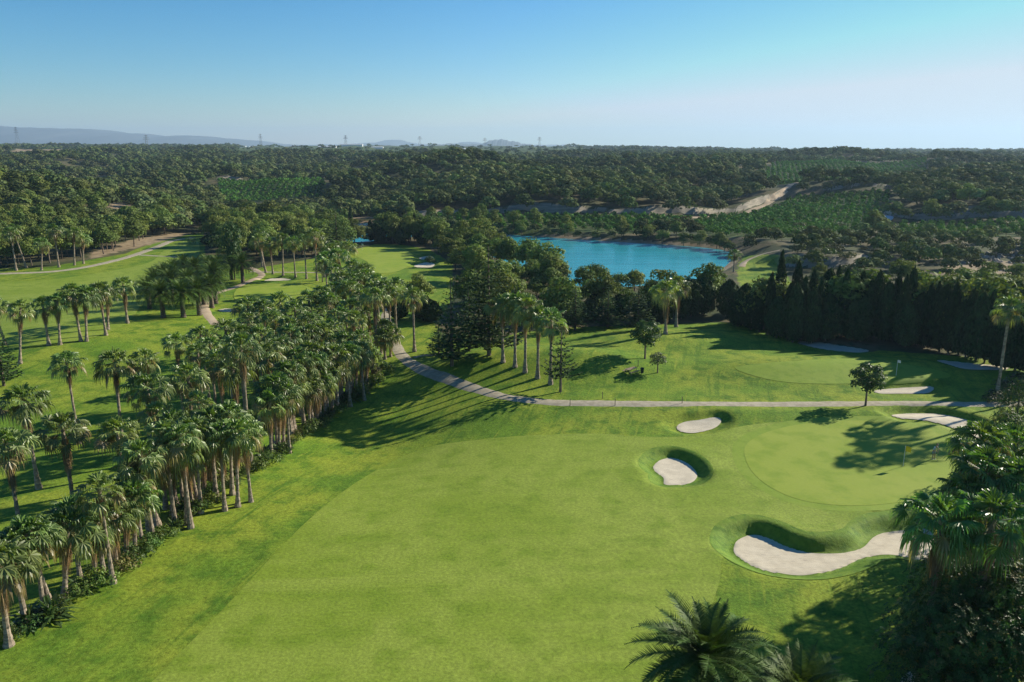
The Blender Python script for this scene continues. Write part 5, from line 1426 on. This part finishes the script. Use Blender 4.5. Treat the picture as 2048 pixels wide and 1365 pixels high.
def ridge(L, Y, base, depth, label):
    xs = np.array([at_Y(p, y, Y)[0] for p, y in L]); zt = np.array([at_Y(p, y, Y)[2] for p, y in L])
    x_ = np.linspace(xs[0], xs[-1], 240); z_ = np.interp(x_, xs, zt); rs = np.random.default_rng(int(Y))
    span = max(z_.max() - base, 1)
    for f, a in ((9, .035), (21, .025), (47, .015)): z_ = z_ + span * a * np.sin(np.linspace(0, f * 6.28, 240) + rs.uniform(0, 6)) * np.clip((z_ - base) / span * 2, 0, 1)
    rows_ = []; n = 12
    for k in range(n + 1):
        t = k / n; prof = math.sin(t * math.pi) ** .8 if 0 < t < 1 else 0
        wob = 1 + .18 * np.sin(x_ / depth * 9 + k * .9) * (1 - prof)
        rows_.append(np.stack([x_ + 0 * t, Y + (t - .5) * depth + 0 * x_, base + (z_ - base) * prof * (wob if prof < 1 else 1)], 1))
    V = np.concatenate(rows_); m = 240; i = (np.arange(n)[:, None] * m + np.arange(m - 1)[None]).ravel()
    tag(obj("mountains", make_mesh("mountains", V, [np.stack([i, i + 1, i + m + 1, i + m], -1)], [M_mount], smooth=True)), label, "mountains", kind="structure")
ridge([(-300,262),(-100,256),(0,252),(25,254),(50,258),(90,258),(130,257),(200,262),(260,269),(330,275),(400,273),(440,277),(500,283),(560,290),(620,292)], 11500, -60, 4500, "long pale blue mountain range at the left horizon")
ridge([(560,291),(640,290),(700,289),(760,284),(780,280),(800,281),(830,287),(870,291),(900,288),(940,284),(990,288),(1060,291),(1110,289),(1150,290),(1200,293)], 13500, -80, 3200, "faintest blue hills along the middle horizon")
ridge([(850,293),(875,290),(900,288),(960,289),(975,284),(990,279),(1010,280),(1030,284),(1060,290),(1090,294)], 8500, -60, 2600, "small blue peaked hill behind the pylons")
# far town and sheds
def town():
    items = []; rs = np.random.default_rng(77)
    for i in range(420):
        Y = rs.uniform(5600, 8800); px = rs.uniform(-150, 600); 
        if px > 560 or rs.random() < .15: continue
        x_ = X_of(px, Y, -30); s = rs.uniform(8, 34); h = rs.uniform(5, 14)
        items.append(box((x_, Y, H1(x_, Y) + h / 2 - 1), (s, rs.uniform(8, 22), h)))
    V, F, c = merge([(v, f, (1, 1, 1)) for v, f in items])
    tag(obj("town", make_mesh("town", V, F, [M_white])), "far-off white town spread over the plain below the mountains", "town", kind="stuff")
town()
for px, Y, w, h, lab in [(655,2350,50,6.5,"long low white greenhouse on the skyline below the second gap of pylons"),(703,2380,66,6.0,"longest white greenhouse on the skyline beside the fourth pylon"),(755,2400,34,6.0,"short white greenhouse right of the fourth pylon"),(925,2200,16,6,"small white farmhouse on the skyline between fifth and sixth pylons"),(1270,1900,8,4,"tiny white house among the far woods right of the pylons")]:
    x_ = X_of(px, Y, 12); e = empty("farm_building", (x_, Y, H1(x_, Y))); tag(e, lab, "building")
    part("wall", [box((0, 0, h / 2), (w, 12, h))], M_white, e)
    V = np.array([[-w/2-.5, -6.5, h], [w/2+.5, -6.5, h], [w/2+.5, 6.5, h], [-w/2-.5, 6.5, h], [-w/2-.5, 0, h+2], [w/2+.5, 0, h+2]])
    obj("roof", make_mesh("roof", V, [np.array([[0,1,5,4],[2,3,4,5]]), np.array([[1,2,5],[3,0,4]])], [M_white]), e)

# ------------------------------------------------------------------ tell look-alikes apart by their place in the row
byl = {}
for o in sc.objects:
    if o.parent is None and o.get('label') and o.get('group'): byl.setdefault((o['group'], o['label']), []).append(o)
for (g_, l_), os_ in byl.items():
    if 1 < len(os_) <= 70:
        os_.sort(key=lambda o: float(to_px(np.array([list(o.location)]))[0][0]))
        for i, o in enumerate(os_):
            t = l_ + ", " + (ordw(i) if i else "first") + " from the left"
            if len(t.split()) <= 16: o['label'] = t
# ------------------------------------------------------------------ air
hm = bpy.data.materials.new("haze"); hm.use_nodes = True; nt = hm.node_tree; nt.nodes.clear()
out = nt.nodes.new("ShaderNodeOutputMaterial")
pv = N(nt, "ShaderNodeVolumePrincipled", i={'Color': (.56, .78, 1.0, 1), 'Density': 0.00009, 'Anisotropy': 0.25})
nt.links.new(pv.outputs[0], out.inputs['Volume'])
V, F = box((0, 8200, 0), (44000, 17600, 2)); V[:, 2] = np.where(V[:, 2] > 0, 305, -175)
o = obj("haze", make_mesh("haze", V, F, [hm])); tag(o, "thin bluish air haze over the whole view", "haze", kind="stuff")
